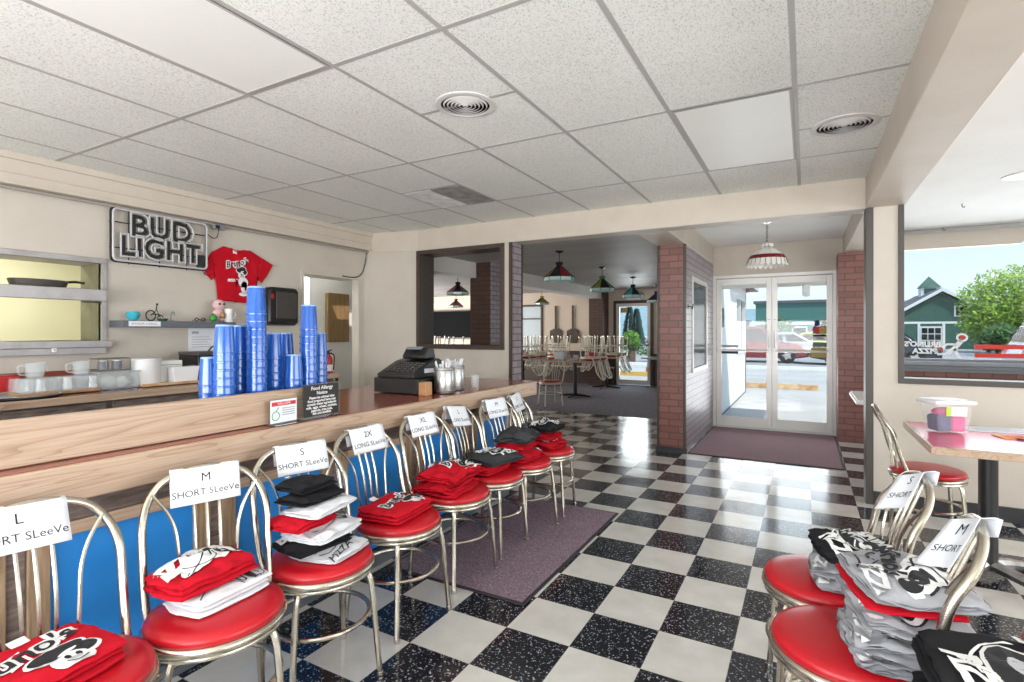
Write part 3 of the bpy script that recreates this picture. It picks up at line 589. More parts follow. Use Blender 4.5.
# ------------------------------------------------------------------ folded shirts
def emblem(kind):
    """flat print as a list of (verts2d, faces, material, layer)"""
    out = []
    def ell(cx, cy, rx, ry, rot=0, m=0, L=0, n=18):
        c, s = math.cos(rot), math.sin(rot); p = [(cx+rx*math.cos(q)*c-ry*math.sin(q)*s, cy+rx*math.cos(q)*s+ry*math.sin(q)*c) for q in [2*PI*k/n for k in range(n)]]
        out.append((p, [tuple(range(n))], m, L))
    def stroke(pts, w, m=1, L=2):
        P = [Vector(p).to_2d() for p in bez([(a, c, 0) for a, c in pts], 4)]
        vs = []
        for i, p in enumerate(P):
            d = (P[min(i+1, len(P)-1)]-P[max(i-1, 0)]).normalized(); q = Vector((-d.y, d.x))*w/2; vs += [tuple(p+q), tuple(p-q)]
        out.append((vs, [(2*i, 2*i+1, 2*i+3, 2*i+2) for i in range(len(P)-1)], m, L))
    def txt(s, cx, cy, size, rot, m, L, off=0, shear=.25):
        v, f = text2d(s, size, off, shear); c, s_ = math.cos(rot), math.sin(rot)
        out.append(([(cx+a*c-e*s_, cy+a*s_+e*c) for a, e, _ in v], f, m, L))
    W_, B_ = 0, 1
    if kind in ('red', 'black'):
        ink, line = (B_, W_) if kind == 'red' else (2, W_)
        txt("Bruno's", -.06, .25, .34, .22, W_, 0, .045); txt("Bruno's", -.06, .25, .34, .22, B_, 2, .006)
        for a in ((.12, -.02, .23, .13), (.22, .05, .19, .11), (.30, -.08, .17, .13), (.18, -.20, .17, .15)): ell(*a, 0, W_, 0)
        for a in ((.12, -.01, .20, .10), (.22, .05, .16, .085), (.30, -.07, .14, .10)): ell(*a, 0, B_, 2)
        ell(.19, -.19, .12, .10, 0, W_, 3); ell(.15, -.17, .025, .035, 0, B_, 4); ell(.24, -.17, .025, .035, 0, B_, 4); ell(.20, -.215, .05, .03, 0, 2, 4); stroke([(.11, -.24), (.2, -.28), (.29, -.23)], .018, B_, 4)
        ell(.20, -.06, .09, .03, .3, W_, 3)
        txt('PIZZA & PASTA', -.05, -.42, .13, .06, W_, 1, .012)
    elif kind == 'redline':
        txt('PIZZA', -.22, .10, .30, .35, W_, 0, .03); ell(-.02, -.02, .30, .12, .45, W_, 0); ell(.24, .16, .17, .17, 0, W_, 0); ell(.36, .05, .13, .17, 0, W_, 0)
        ell(.15, .02, .14, .18, .2, W_, 0); stroke([(.20, .24), (.23, .05), (.28, -.10)], .07, B_, 2); ell(.28, .0, .05, .06, 0, B_, 2)
        stroke([(-.26, -.16), (-.02, -.02), (.10, .12)], .014, B_, 2); stroke([(-.2, .02), (.0, -.12), (.14, -.05), (.17, .1)], .014, B_, 2); stroke([(.3, .18), (.42, .12), (.4, -.04), (.3, -.08)], .014, B_, 2); stroke([(.1, .2), (.14, .08), (.1, -.02)], .02, B_, 2)
    elif kind in ('line', 'line2'):
        r = random.Random(3)
        stroke([(-.42, -.05), (-.2, .12), (.05, .05), (.1, -.14), (-.2, -.18), (-.4, -.1)], .016); stroke([(-.3, .22), (-.05, .2), (.12, .28), (.2, .16)], .014)
        stroke([(.12, .18), (.13, -.02), (.18, -.04), (.2, .14)], .022); ell(.29, .07, .05, .17, -.1, B_, 2); ell(.31, -.12, .05, .08, .3, B_, 2)
        stroke([(.36, .2), (.46, .12), (.45, -.02), (.36, -.12)], .014); stroke([(.38, .08), (.41, .05), (.38, .0)], .014); txt("Bruno's", -.22, .30, .16, .15, B_, 2, .004)
        if kind == 'line': txt('PIZZA', -.2, -.33, .19, .05, B_, 2, .002)
    elif kind == 'blackline':
        ell(.05, .05, .34, .20, .2, W_, 0); ell(.05, .05, .315, .178, .2, B_, 1); ell(-.02, .06, .14, .09, .2, 2, 2); ell(.2, .08, .09, .06, .2, W_, 2)
        txt("Bruno's", -.1, .30, .26, .2, W_, 2, .012); txt('PIZZA', .18, -.24, .24, .1, W_, 2, .012); stroke([(-.35, .1), (-.25, -.1), (-.05, -.22), (.1, -.2)], .02, W_, 2); stroke([(.1, .0), (.22, -.04), (.3, .04)], .016, W_, 3)
    elif kind == 'allover':
        r = random.Random(11)
        ell(.02, .12, .26, .16, -.3, W_, 0); ell(.26, -.04, .20, .13, -.2, W_, 0); ell(-.2, .22, .15, .12, 0, W_, 0)
        ell(.22, .0, .13, .07, -.4, B_, 2); ell(.33, -.1, .08, .08, 0, B_, 2); ell(.13, .10, .07, .04, .5, B_, 2); ell(-.08, .24, .09, .05, .3, B_, 2)
        stroke([(-.1, .05), (.05, .2), (.18, .22), (.25, .14)], .018); stroke([(-.3, .3), (-.2, .12), (-.02, .06), (.1, -.04)], .02); stroke([(.34, .08), (.44, -.02), (.46, -.15)], .02)
        stroke([(-.35, -.1), (-.25, -.2), (-.1, -.16), (0, -.26), (.15, -.2)], .02); stroke([(-.45, .1), (-.38, .0), (-.4, -.15)], .025); stroke([(-.3, -.32), (-.1, -.3), (.05, -.38)], .018)
        txt("Bruno's", -.12, -.06, .2, -.3, B_, 2, .008); txt('PIZZA', .2, -.3, .2, -.2, W_, 2, .01)
    return out
def shirt(loc, rz, col, kind, label, w=.29, l=.24, t=.036, layers=3, rumple=.006, seed=1, psc=.24, poff=(0, 0), nt_=True, group=None, tilt=(0, 0), collar=None):
    root = thing('folded_shirt', label, 'shirt', loc, rz, group); root.rotation_euler = (tilt[0], tilt[1], rz)
    r = random.Random(seed); lt = t/layers; N = 28
    def outline(ph, k):   # radial scale waviness
        return 1+(.03+rumple*3)*noise.noise((math.cos(ph)*1.6, math.sin(ph)*1.6, seed*3.1+k*1.7))+(.012+rumple)*noise.noise((math.cos(ph)*6, math.sin(ph)*6, seed+k))
    def wr(x, y, k):
        q = noise.noise((x*5, y*5, seed*.9)); u, v = x+.02*q, y-.02*q
        rid = 1-2.2*abs(noise.noise((u*9, v*16, seed*1.7+k*.6)))
        return rumple*(.8*noise.noise((x*10, y*10, seed*1.3+k*.4))+.75*rid+.35*(1-2*abs(noise.noise((u*30, v*22, seed*2.3+k))))-1.1*((2*x/w)**2+(2*y/l)**2)*(1 if rumple > .009 else .4))
    def ztop(x, y): return t+wr(x, y, layers-1)+rumple*.3
    b = MB()
    for k in range(layers):
        dx, dy = r.uniform(-.008, .008), r.uniform(-.008, .008); sc = 1-.035*(layers-1-k if k else -.6)*r.uniform(.2, 1)
        vs = []; fs = []
        for side in (1, -1):
            for i in range(N+1):
                for j in range(N+1):
                    a = math.sin((2*i/N-1)*PI/2); c = math.sin((2*j/N-1)*PI/2); m_ = max(abs(a), abs(c))
                    # square to rounded square
                    q = 1-.10*(a*a*c*c); ph = math.atan2(c, a); o_ = outline(ph, k)
                    x = a*w/2*q*o_*sc+dx; y = c*l/2*q*o_*sc+dy
                    e = math.sqrt(max(0, 1-m_**10)); sw = 1+rumple*3.2*m_**4*noise.noise((ph*4.5, k*2.3+side*.4, seed*.77)); x *= sw; y *= sw
                    zc = lt*(k+.5); amp = wr(x, y, k)*(1 if (k or side > 0) else 0)*(k+1)/layers
                    z = zc+side*lt*.55*e+amp*(.6+.4*e)
                    vs.append((x, y, max(z, .0008*(1+k))))
        n1 = (N+1)**2
        for s in (0, 1):
            for i in range(N):
                for j in range(N):
                    o = s*n1+i*(N+1)+j; fs.append((o, o+1, o+N+2, o+N+1) if s else (o, o+N+1, o+N+2, o+1))
        b.add(vs, fs)
    body = b.build('shirt_body', col, root, angle=180, clean=True)
    # print, cut into small facets and laid on the cloth
    if kind:
        bm = bmesh.new(); lay = []
        for vs, fs, mi, L in emblem(kind):
            vv = [bm.verts.new((a*psc+poff[0], c*psc+poff[1], L*.0006)) for a, c in vs]
            for f in fs:
                try: fc = bm.faces.new([vv[i] for i in f]); fc.material_index = mi
                except ValueError: pass
        bmesh.ops.triangulate(bm, faces=[f for f in bm.faces if len(f.verts) > 4])
        for ax in (0, 1):
            for k in range(-9, 10):
                d = k*.017; no = (1, 0, 0) if ax == 0 else (0, 1, 0)
                bmesh.ops.bisect_plane(bm, geom=bm.verts[:]+bm.edges[:]+bm.faces[:], plane_co=(d, d, 0), plane_no=no)
        for v in bm.verts: v.co.z += ztop(v.co.x, v.co.y)+.0022
        bmesh.ops.delete(bm, geom=[v for v in bm.verts if abs(v.co.x) > w/2*.93 or abs(v.co.y) > l/2*.93], context='VERTS')
        for f in bm.faces:
            if f.normal.z < 0: f.normal_flip()
        me = bpy.data.meshes.new('print'); bm.to_mesh(me); bm.free()
        for m_ in ('pwhite', 'pblack', 'pgrey'): me.materials.append(MT[m_])
        o = bpy.data.objects.new('print', me); COL.objects.link(o); o.parent = body
    if collar:
        g = MB(); g.tube(bez([(-.075, l*.36, ztop(-.075, l*.36)+.004), (-.05, l*.45, ztop(-.05, l*.45)+.006), (0, l*.475, ztop(0, l*.47)+.007), (.05, l*.45, ztop(.05, l*.45)+.006), (.075, l*.36, ztop(.075, l*.36)+.004)], 5), .009, 8); g.build('collar', collar, root)
    if nt_:
        g = MB(); x0 = r.uniform(-.03, .01); y0 = l/2*.80
        vs = [(x0+a, y0+c, ztop(x0+a, y0+c)+.003+(.004 if c > .02 else 0)) for c in (0, .014, .03) for a in (0, .02, .04)]
        g.add(vs, [(i+3*j, i+1+3*j, i+4+3*j, i+3+3*j) for j in (0, 1) for i in (0, 1)]); g.build('neck_tag', 'pwhite', root)
    return root
ZS = .479; H = PI/2
def pile(x, y, rz, items, group):
    z = ZS
    for i, (col, kind, label, kw) in enumerate(items):
        kw = dict(kw); dx, dy, dr = kw.pop('d', (0, 0, 0)); t = kw.get('t', .036)
        shirt((x+dx, y+dy, z), rz+dr, col, kind, label, group=group, seed=int(abs(x*100)+abs(y*50))+i*7, **kw); z += t+.004+kw.get('rumple', .006)*.6
    return z
GR = 'folded shirts on the counter chairs'
pile(-1.665, .575, H, [('tred', 'red', 'red folded shirt with a black and white name print on the nearest counter chair', dict(w=.31, l=.26, t=.045, psc=.27, poff=(-.015, -.035), d=(0, 0, .12)))], GR)
pile(-1.715, 1.035, H, [('twhite', 'line2', 'white folded shirt with black line drawing beneath a red one, second chair', dict(w=.27, l=.20, t=.042, psc=.26, d=(.045, .01, .04), poff=(0, -.06))),
    ('tred', 'redline', 'red folded shirt with white cartoon print over a white one, second chair', dict(w=.29, l=.20, t=.055, psc=.30, d=(-.01, -.015, .08), rumple=.013))], GR)
pile(-1.69, 1.44, H, [('twhite', 'line', 'white shirt printed PIZZA at the bottom of the tallest pile', dict(w=.24, l=.23, d=(.06, .03, .2), psc=.25, t=.026, rumple=.012, nt_=False)),
    ('tblack', 'blackline', 'black shirt second from the bottom of the tallest pile', dict(w=.25, l=.2, d=(.02, -.02, -.1), t=.028, rumple=.012, nt_=False)),
    ('twhite', 'line2', 'white line drawing shirt in the middle of the tallest pile', dict(w=.26, l=.21, d=(.04, .02, .12), t=.034, rumple=.012, nt_=False)),
    ('tred', None, 'red folded shirt sticking out left in the middle of the tallest pile', dict(w=.22, l=.19, d=(-.01, -.045, .1), t=.03, rumple=.012, nt_=False)),
    ('twhite', 'line2', 'white printed shirt near the top of the tallest pile', dict(w=.25, l=.19, d=(.015, .025, .18), t=.03, rumple=.012, nt_=False)),
    ('tblack', None, 'black shirt second from the top of the tallest pile', dict(w=.23, l=.17, d=(-.02, .0, .1), t=.028, rumple=.012, nt_=False)),
    ('tblack', None, 'black shirt with white neck tag crowning the tallest pile', dict(w=.2, l=.15, d=(-.045, .0, .1), t=.032, rumple=.012))], GR)
pile(-1.70, 1.92, H, [('tred', 'red', 'single red folded shirt on the chair under the 2X sign', dict(w=.31, l=.25, t=.05, psc=.22, poff=(.03, -.04), d=(0, 0, .1), rumple=.008))], GR)
pile(-1.73, 2.405, H, [('tred', None, 'lower crumpled red shirt on the chair under the XL sign', dict(w=0.352, l=0.270, t=0.045, rumple=.021, d=(.0, -.02, .1), nt_=False)),
    ('tred', 'red', 'upper red shirt with emblem on the chair under the XL sign', dict(w=0.341, l=0.259, t=0.045, rumple=.021, psc=.22, poff=(.07, -.03), d=(0, -.0, .1)))], GR)
pile(-1.735, 2.83, H, [('tred', None, 'red shirt hidden below the charcoal shirt, third chair from the far end', dict(w=0.308, l=0.238, t=0.045, d=(-.02, -.02, 0), nt_=False)),
    ('tchar', 'blackline', 'charcoal shirt with pale print lying on a red shirt, third chair from the far end', dict(w=0.330, l=0.281, t=0.041, psc=.25, poff=(.02, 0), d=(.02, .03, -.2), rumple=.017, nt_=False))], GR)
pile(-1.725, 3.20, H, [('tred', 'red', 'lower red shirt on the chair under the M LONG SLEEVE sign', dict(w=0.330, l=0.270, t=0.045, rumple=.019, psc=.2, poff=(.09, -.06), nt_=False)),
    ('tred', None, 'middle red shirt on the chair under the M LONG SLEEVE sign', dict(w=0.319, l=0.238, t=0.041, rumple=.019, d=(-.02, 0, .1), nt_=False)),
    ('tchar', None, 'rumpled charcoal shirt topping the pile under the M LONG SLEEVE sign', dict(w=0.330, l=0.259, t=0.054, rumple=.030, d=(-.02, .03, .2), nt_=False))], GR)
pile(-1.725, 3.63, H, [('tred', 'redline', 'lower red shirt on the last counter chair', dict(w=0.308, l=0.248, t=0.045, rumple=.019, psc=.2, poff=(0, -.05), nt_=False)),
    ('tred', None, 'middle red shirt on the last counter chair', dict(w=0.297, l=0.227, t=0.041, rumple=.019, d=(-.02, 0, .1), nt_=False)),
    ('tblack', 'blackline', 'black and white printed shirt topping the last counter chair', dict(w=0.297, l=0.238, t=0.045, rumple=.024, psc=.26, d=(-.01, .02, .1), nt_=False))], GR)
GR2 = 'folded shirts on the right side chairs'
pile(.125, 2.17, -H, [('tgrey', 'allover', 'lowest grey printed shirt on the chair nearest the pink table', dict(w=.28, l=.22, t=.03, rumple=.016, psc=.27, d=(0, 0, .1), nt_=False)),
    ('tgrey', 'allover', 'middle grey printed shirt on the chair nearest the pink table', dict(w=.28, l=.23, t=.034, rumple=.017, psc=.27, d=(.01, 0, -.1), nt_=False)),
    ('tblack', 'blackline', 'black shirt with white print topping the pile nearest the pink table', dict(w=.27, l=.23, t=.036, rumple=.019, psc=.27, d=(.015, .01, .25), nt_=False))], GR2)
pile(.215, 1.765, -H, [('tgrey', 'allover', 'lowest grey printed shirt of the big right side pile', dict(w=.33, l=.25, t=.034, rumple=.020, psc=.32, d=(0, 0, .1), nt_=False)),
    ('tgrey', 'allover', 'second grey printed shirt of the big right side pile', dict(w=.33, l=.25, t=.036, rumple=.020, psc=.32, d=(.01, -.01, .0), nt_=False)),
    ('tgrey', 'allover', 'third grey printed shirt of the big right side pile', dict(w=.33, l=.25, t=.036, rumple=.018, psc=.32, d=(.015, 0, .15), nt_=False)),
    ('tred', None, 'red shirt peeping out under the top grey shirt on the right', dict(w=.29, l=.235, t=.014, layers=1, rumple=.008, d=(.0, -.01, .2), nt_=False)),
    ('tgrey', 'allover', 'top heather grey shirt with bold black print on the right', dict(w=.32, l=.26, t=.036, rumple=.012, psc=.33, d=(.02, .0, .25), nt_=False, collar='tred'))], GR2)
pile(.34, 1.385, -H, [('tblack', None, 'lowest black shirt at the lower right corner', dict(w=.32, l=.26, t=.075, layers=5, rumple=.010, nt_=False)),
    ('tred', None, 'red shirt between black shirts at the lower right corner', dict(w=.31, l=.27, t=.03, d=(.03, -.05, 0), rumple=.008, nt_=False)),
    ('tblack', 'blackline', 'top black shirt with white outline print at the lower right corner', dict(w=.34, l=.28, t=.045, rumple=.012, psc=.33, d=(.03, .03, .1), nt_=False, collar='tred'))], GR2)
# ------------------------------------------------------------------ counter
t = thing('bar_counter', 'long oak edged bar counter with red brown top and blue front panels', 'counter', (-2.5, 1.7, 0))
O = Vector((-2.5, 1.7, 0))
def cb(name, mats, *boxes, parent=None, bevel=.003):
    b = MB()
    for x in boxes: b.box(x[0]-O.x, x[1]-O.x, x[2]-O.y, x[3]-O.y, x[4]-O.z, x[5]-O.z)
    return b.build(name, mats, parent or t, bevel)
CY0, CY1 = -.8, 4.15
cb('countertop', 'redlam', (-3.02, -2.075, CY0, CY1-.015, .875, .91))
cb('edge_band', 'oak', (-2.10, -2.055, CY0, CY1, .79, .908), bevel=.006)
cb('end_band', 'oak', (-3.02, -2.10, CY1-.03, CY1, .79, .908), bevel=.004)
cb('screen_board', 'oak', (-2.18, -2.152, CY0, 1.95, .912, 1.062), bevel=.004)
cb('cabinet_body', 'blacksoft', (-2.85, -2.19, CY0, 3.80, .06, .875), bevel=0)
cb('recess_rail', 'weather', (-2.19, -2.165, CY0, 3.80, .70, .80))
cb('top_rail', 'oak', (-2.19, -2.150, CY0, 3.80, .655, .70))
ys = [.69+.64*k for k in range(-2, 6)]
for i, y in enumerate(ys):
    cb('stile', 'oakpost', (-2.19, -2.148, y-.03-.05, y+.03-.05, .07, .70)); cb('stile', 'weather', (-2.19, -2.160, y-.02, y+.03, .07, .66)); cb('stile', 'oakpost', (-2.19, -2.148, y+.03, y+.09, .07, .70))
    if i < len(ys)-1: cb('panel', 'bluepanel', (-2.19, -2.172, y+.09, ys[i+1]-.08, .09, .66), bevel=0)
cb('end_panel', 'alu', (-2.85, -2.15, 3.80, 3.82, .06, .80))
cb('kick_strip', 'shelfgrey', (-2.19, -2.135, CY0, 3.80, .0, .075)); cb('kick_strip', 'base', (-2.15, -2.12, CY0, 3.80, .075, .09))
# back counter
t = thing('back_counter', 'low dark topped back counter with oak edge along the left wall', 'counter', (-4.4, 1.0, 0)); O = Vector((-4.4, 1.0, -.024))
cb('countertop', 'darklam', (-4.745, -4.02, -1.5, 3.72, .875, .908)); cb('edge_band', 'oak', (-4.03, -3.995, -1.5, 3.72, .862, .908))
cb('cabinet_body', 'weather', (-4.70, -4.06, -1.5, 3.70, -.024, .875), bevel=0)
for k in range(8): cb('drawer', 'weather', (-4.06, -4.04, -1.4+.64*k, -.8+.64*k, .66, .85))
cb('backsplash', 'redlam', (-4.745, -4.715, -1.5, 2.0, .91, 1.03))
# ------------------------------------------------------------------ mats
def mat(name, label, x0, x1, y0, y1, m):
    t = thing(name, label, 'mat', ((x0+x1)/2, (y0+y1)/2, 0)); w, h = (x1-x0)/2, (y1-y0)/2
    b = MB(); b.box(-w+.02, w-.02, -h+.02, h-.02, .001, .011); b.build('pile', m, t)
    b = MB()
    for a in ((-w, -w+.02, -h+.02, h-.02), (w-.02, w, -h+.02, h-.02), (-w, w, -h, -h+.02), (-w, w, h-.02, h)): b.box(*a, .001, .008)
    b.build('rubber_border', 'matedge', t, .002)
mat('floor_mat', 'purple speckled floor mat under the counter chairs', -2.08, -1.20, 2.28, 3.78, 'mat')
mat('door_mat', 'mauve carpet mat inside the glass entry doors', -1.14, .33, 6.02, 7.92, 'mat2')
# ------------------------------------------------------------------ blue cups on the counter
b = MB(); b.lathe([(.044, 0), (.046, .001), (.046, .008), (.0435, .010), (.037, .125), (.034, .128), (.033, .128), (.036, .122), (.0425, .010)], 18, cap=False); b.k = 1; b.lathe([(.0372, .118), (.0365, .130), (.034, .133), (0, .131)], 18, cap=False)
cm = b.mesh('plastic_cup', ['cup', 'cuppale'])
ST = [(-2.345, 1.425, .33, 'in the short stack at the left end'), (-2.25, 1.433, .455, 'in the tall stack second from left'), (-2.345, 1.562, .45, 'in the stack just left of the tallest'), (-2.25, 1.589, .645, 'in the tallest stack'),
      (-2.335, 1.742, .41, 'in the stack just right of the tallest'), (-2.43, 1.885, .42, 'in the rear stack behind the others'), (-2.25, 1.797, .33, 'in the low stack right of centre'), (-2.255, 1.892, .55, 'in the second tallest stack, at the right'), (-2.345, 2.036, .405, 'in the rightmost stack')]
first = None
for x, y, h, l in ST:
    n = max(2, 1+round((h-.133)/.036))
    for k in range(n):
        o = bpy.data.objects.new('plastic_cup', cm); COL.objects.link(o); o.location = (x+rnd.uniform(-.0008, .0008), y+rnd.uniform(-.0008, .0008), .9105+k*.036)
        lab = 'topmost' if k == n-1 else ('bottom' if k == 0 else None)
        tag(o, (lab+' upturned blue plastic cup '+l) if lab else ('upturned blue plastic cup nested '+l), 'cup', 'stacked blue cups on the counter' if lab else 'blue cups '+l)
# notice signs on the counter
t = thing('counter_sign', 'black Food Allergy Notice sign in a clear holder on the counter', 'sign', (-2.112, 1.85, .911), .05); t.scale = (1, 1, .92)
b = MB(); b.box(-.003, .0, -.122, .122, 0, .185); b.box(-.05, .012, -.122, .122, -.0005, .002); b.build('acrylic_holder', 'clear', t)
b = MB(); b.box(.0, .002, -.115, .112, .012, .178); b.build('notice_card', 'blacksoft', t, .002)
b = MB()
for s, z, sz in (('Food Allergy', .160, .027), ('Notice', .134, .025), ('Please be advised that', .110, .0185), ('food prepared here may', .093, .0185), ('contain these ingredients:', .076, .0185), ('milk, eggs, wheat, soybean,', .059, .0185), ('peanuts, tree nuts,', .042, .0185), ('fish and shellfish', .026, .0185)):
    put_text(b, s, lambda a, c, e: (.0032, a, c+z), sz, off=.0006)
b.build('lettering', 'pwhite', t, smooth=False)
t = thing('card_sign', 'small white card with pink heading in a clear stand on the counter', 'sign', (-2.118, 1.635, .911), .03)
b = MB(); b.box(-.003, 0, -.075, .075, 0, .115); b.box(-.04, .045, -.075, .075, -.0005, .002); b.build('acrylic_stand', 'clear', t)
b = MB(); b.box(0, .002, -.072, .072, .008, .112); b.build('card', 'paper', t)
b = MB(); b.box(.0022, .0028, -.066, .066, .085, .103); b.build('heading_band', 'redink', t)
b = MB(); put_text(b, 'WELCOME', lambda a, c, e: (.0034, a, c+.094), .015); b.build('heading', 'pwhite', t, smooth=False)
b = MB(); b.tube([(.0028, -.045+.02*math.cos(q), .04+.02*math.sin(q)) for q in [2*PI*k/16 for k in range(16)]], .002, 5, True); b.tube([(.0028, -.045, .06), (.0028, -.03, .078)], .002, 5); b.build('emblem', 'greenink', t)
b = MB()
for z in (.07, .06, .05, .04): b.box(.0022, .0027, -.01, .06, z, z+.004)
b.build('text_lines', 'greyink', t)
# ------------------------------------------------------------------ register and canisters
t = thing('cash_register', 'black cash register with keypad and display on the counter', 'register', (-2.46, 2.96, .911), 0)
b = MB(); b.box(-.20, .19, -.17, .14, .005, .105); b.build('cash_drawer', 'black', t, .004)
b = MB(); b.prism([(-.17, .108), (.17, .108), (.17, .215), (.12, .235), (.02, .215), (-.17, .135)], lambda a, c, h: (h, a, c), -.17, .15); o = b.build('keyboard_body', 'black', t, .006)
o.rotation_euler = (0, 0, 0)
b = MB()
for i in range(6):
    for j in range(5): b.box(-.13+i*.045, -.095+i*.045, -.13+j*.028, -.108+j*.028, .152+j*.0118, .162+j*.0118)
b.build('key_pad', 'darkgrey', t, .002)
b = MB(); b.box(.152, .155, -.05, .06, .14, .17); b.build('front_label', 'paper', t)
b = MB(); b.prism([(.02, .23), (.15, .235), (.13, .30), (.06, .315), (.01, .25)], lambda a, c, h: (h, a, c), -.10, .10); b.build('printer_hood', 'black', t, .008)
b = MB(); b.box(-.05, .05, .005, .07, .30, .318); b.build('display_screen', 'grey', t)
t = thing('wooden_box', 'small tan wooden box against the cash register', 'box', (-2.225, 2.80, .911))
b = MB(); b.box(-.03, .03, -.02, .05, 0, .088); b.build('box_body', 'tan', t, .003)
b = MB(); b.box(-.024, .024, -.014, .044, .088, .091); b.build('lid', 'tan', t)
def canister(x, y, label):
    t = thing('straw_canister', label, 'canister', (x, y, .911), 0, 'steel straw canisters by the register'); t.scale = (1.12, 1.12, 1.08)
    b = MB(); b.lathe([(0, .002), (.062, .002), (.064, .008), (.064, .165), (.062, .168), (.058, .165), (.058, .12), (0, .12)], 24); b.build('steel_cup', 'steel', t)
    for z in (.02, .15): b = MB(); b.tube([(.0645*math.cos(2*PI*k/24), .0645*math.sin(2*PI*k/24), z) for k in range(24)], .0022, 6, True); b.build('steel_ring', 'chromelt', t)
    for k in range(26):
        q = rnd.uniform(0, 6.28); r = .052*math.sqrt(rnd.random()); a = MB(); x1, y1 = r*math.cos(q), r*math.sin(q)
        a.tube([(x1*.7, y1*.7, .122), (x1*1.12, y1*1.12, .195+rnd.uniform(-.01, .02))], .0045, 6); a.build('straw', 'straw', t)
canister(-2.19, 2.98, 'left steel canister full of white straws, beside the register'); canister(-2.25, 3.19, 'right steel canister full of white straws, behind the other one')
t = thing('drinking_glass', 'small empty glass right of the straw canisters', 'glass', (-2.21, 3.40, .911))
b = MB(); b.lathe([(.0, .002), (.028, .002), (.033, .10), (.031, .10), (.026, .012), (0, .012)], 16); b.build('glass_body', 'tumbler', t)
b = MB(); b.tube([(.033*math.cos(2*PI*k/16), .033*math.sin(2*PI*k/16), .1) for k in range(16)], .0015, 5, True); b.build('rim', 'steel', t)
# ------------------------------------------------------------------ serving hatch and things on the left wall
b = MB(); y0, y1, z0, z1 = .55, 2.03, 1.27, 1.86
b.box(XL-.31, XL+.02, y1, y1+.035, z0, z1); b.box(XL-.31, XL+.02, y0-.035, y0, z0, z1); b.box(XL-.02, XL+.021, y0-.035, y1+.035, z1, z1+.04); b.box(XL-.31, XL+.07, y0-.035, y1+.05, z0-.05, z0)
b.k = 1; b.box(XL-.305, XL-.02, y1-.006, y1-.001, z0, z1); struct('window_5', b, ['stainless', 'olive'], .003)
b = MB(); b.box(XL+.01, XL+.05, y0, y1+.02, z0-.10, z0-.05); struct('trim_18', b, 'stainless', .003)
t = thing('heat_lamp_shelf', 'stainless shelf rail across the kitchen serving hatch', 'shelf', (-4.62, 1.25, 1.56))
b = MB(); b.box(-.40, .10, -.75, .72, .062, .082); b.build('shelf_plate', 'stainless', t, .003)
b = MB(); b.box(.085, .11, -.75, .72, .0, .085); b.build('front_rail', 'stainless', t, .004)
b = MB(); b.box(.0, .03, .60, .72, -.01, .0); b.box(.0, .03, -.2, .1, -.012, 0); b.build('lamp_strip', 'bronze', t)
t = thing('serving_tray', 'dark oval serving pan lying on the hatch shelf', 'tray', (-4.68, 1.63, 1.6435), .05)
b = MB(); b.lathe([(0, .0), (.9, .0), (1.0, .05), (.97, .055), (.88, .01), (0, .01)], 28, sx=.10, sy=.17, c=(0, 0, .001)); b.build('pan_body', 'bronze', t)
b = MB(); b.tube(bez([(.0, .165, .052), (.0, .22, .058), (.03, .26, .05)], 5), .009, 8); b.build('handle', 'black', t)
t = thing('order_rail_clip', 'small steel clip hanging on the rail under the serving hatch', 'clip', (-4.695, 1.72, 1.19)); b = MB(); b.box(0, .012, -.015, .015, 0, .035); b.build('clip_body', 'white', t, .002)
b = MB(); b.tube([(.012, 0, .017), (.022, 0, .017)], .006, 8); b.build('screw', 'steel', t)
# neon sign
t = thing('neon_sign', 'unlit BUD LIGHT neon beer sign on a wire frame on the left wall', 'sign', (-4.71, 2.45, 2.095)); 
def rr(w, h, r, x): 
    p = []
    for cx, cy, a in ((w-r, h-r, 0), (-w+r, h-r, 1), (-w+r, -h+r, 2), (w-r, -h+r, 3)):
        for k in range(5): q = a*PI/2+k*PI/8; p.append((x, cx+r*math.cos(q), cy+r*math.sin(q)))
    return p
b = MB(); b.tube(rr(.365, .20, .03, .03), .009, 8, True); b.build('border_tube', 'tubewhite', t)
b = MB(); b.tube(rr(.372, .207, .03, .008), .010, 6, True)
for y in (-.25, -.02, .2): b.tube([(.01, y, -.225), (.01, y, .22)], .005, 6)
for z in (-.10, .10): b.tube([(.01, -.385, z), (.01, .385, z)], .005, 6)
b.build('wire_frame', 'black', t)
b = MB()
put_text(b, 'BUD', lambda a, c, e: (.014, a-.0, c+.085), .235, off=.004, spacing=1.05); put_text(b, 'LIGHT', lambda a, c, e: (.014, a, c-.085), .215, off=.004, spacing=1.05); b.build('backing_letters', 'blacksoft', t, smooth=False)
b = MB(); put_text(b, 'BUD', lambda a, c, e: (.032+e, a-.0, c+.085), .235, off=.016, spacing=1.05, outline=.0072); b.build('neon_word', 'tubewhite', t)
b = MB(); put_text(b, 'LIGHT', lambda a, c, e: (.032+e, a, c-.085), .215, off=.016, spacing=1.05, outline=.0072); b.build('neon_word', 'tubewhite', t)
b = MB(); b.box(0, .03, .29, .35, -.19, -.08); b.build('transformer', 'blacksoft', t, .003)
b = MB(); b.tube(bez([(.01, .37, .13), (.015, .43, .09), (.02, .47, .11), (.03, .475, .19)], 6), .004, 6); b.tube(bez([(.01, .33, -.2), (.02, .36, -.25), (.01, .41, -.24)], 6), .004, 6); b.build('power_cord', 'black', t)
t = thing('outlet_box', 'small conduit outlet box right of the neon sign', 'outlet', (-4.70, 2.94, 2.30)); b = MB(); b.box(-.02, .02, -.06, .05, -.03, .02); b.build('box_body', 'grey', t, .004); b = MB(); b.box(.02, .03, -.045, -.01, -.025, .005); b.build('plug', 'black', t, .003)
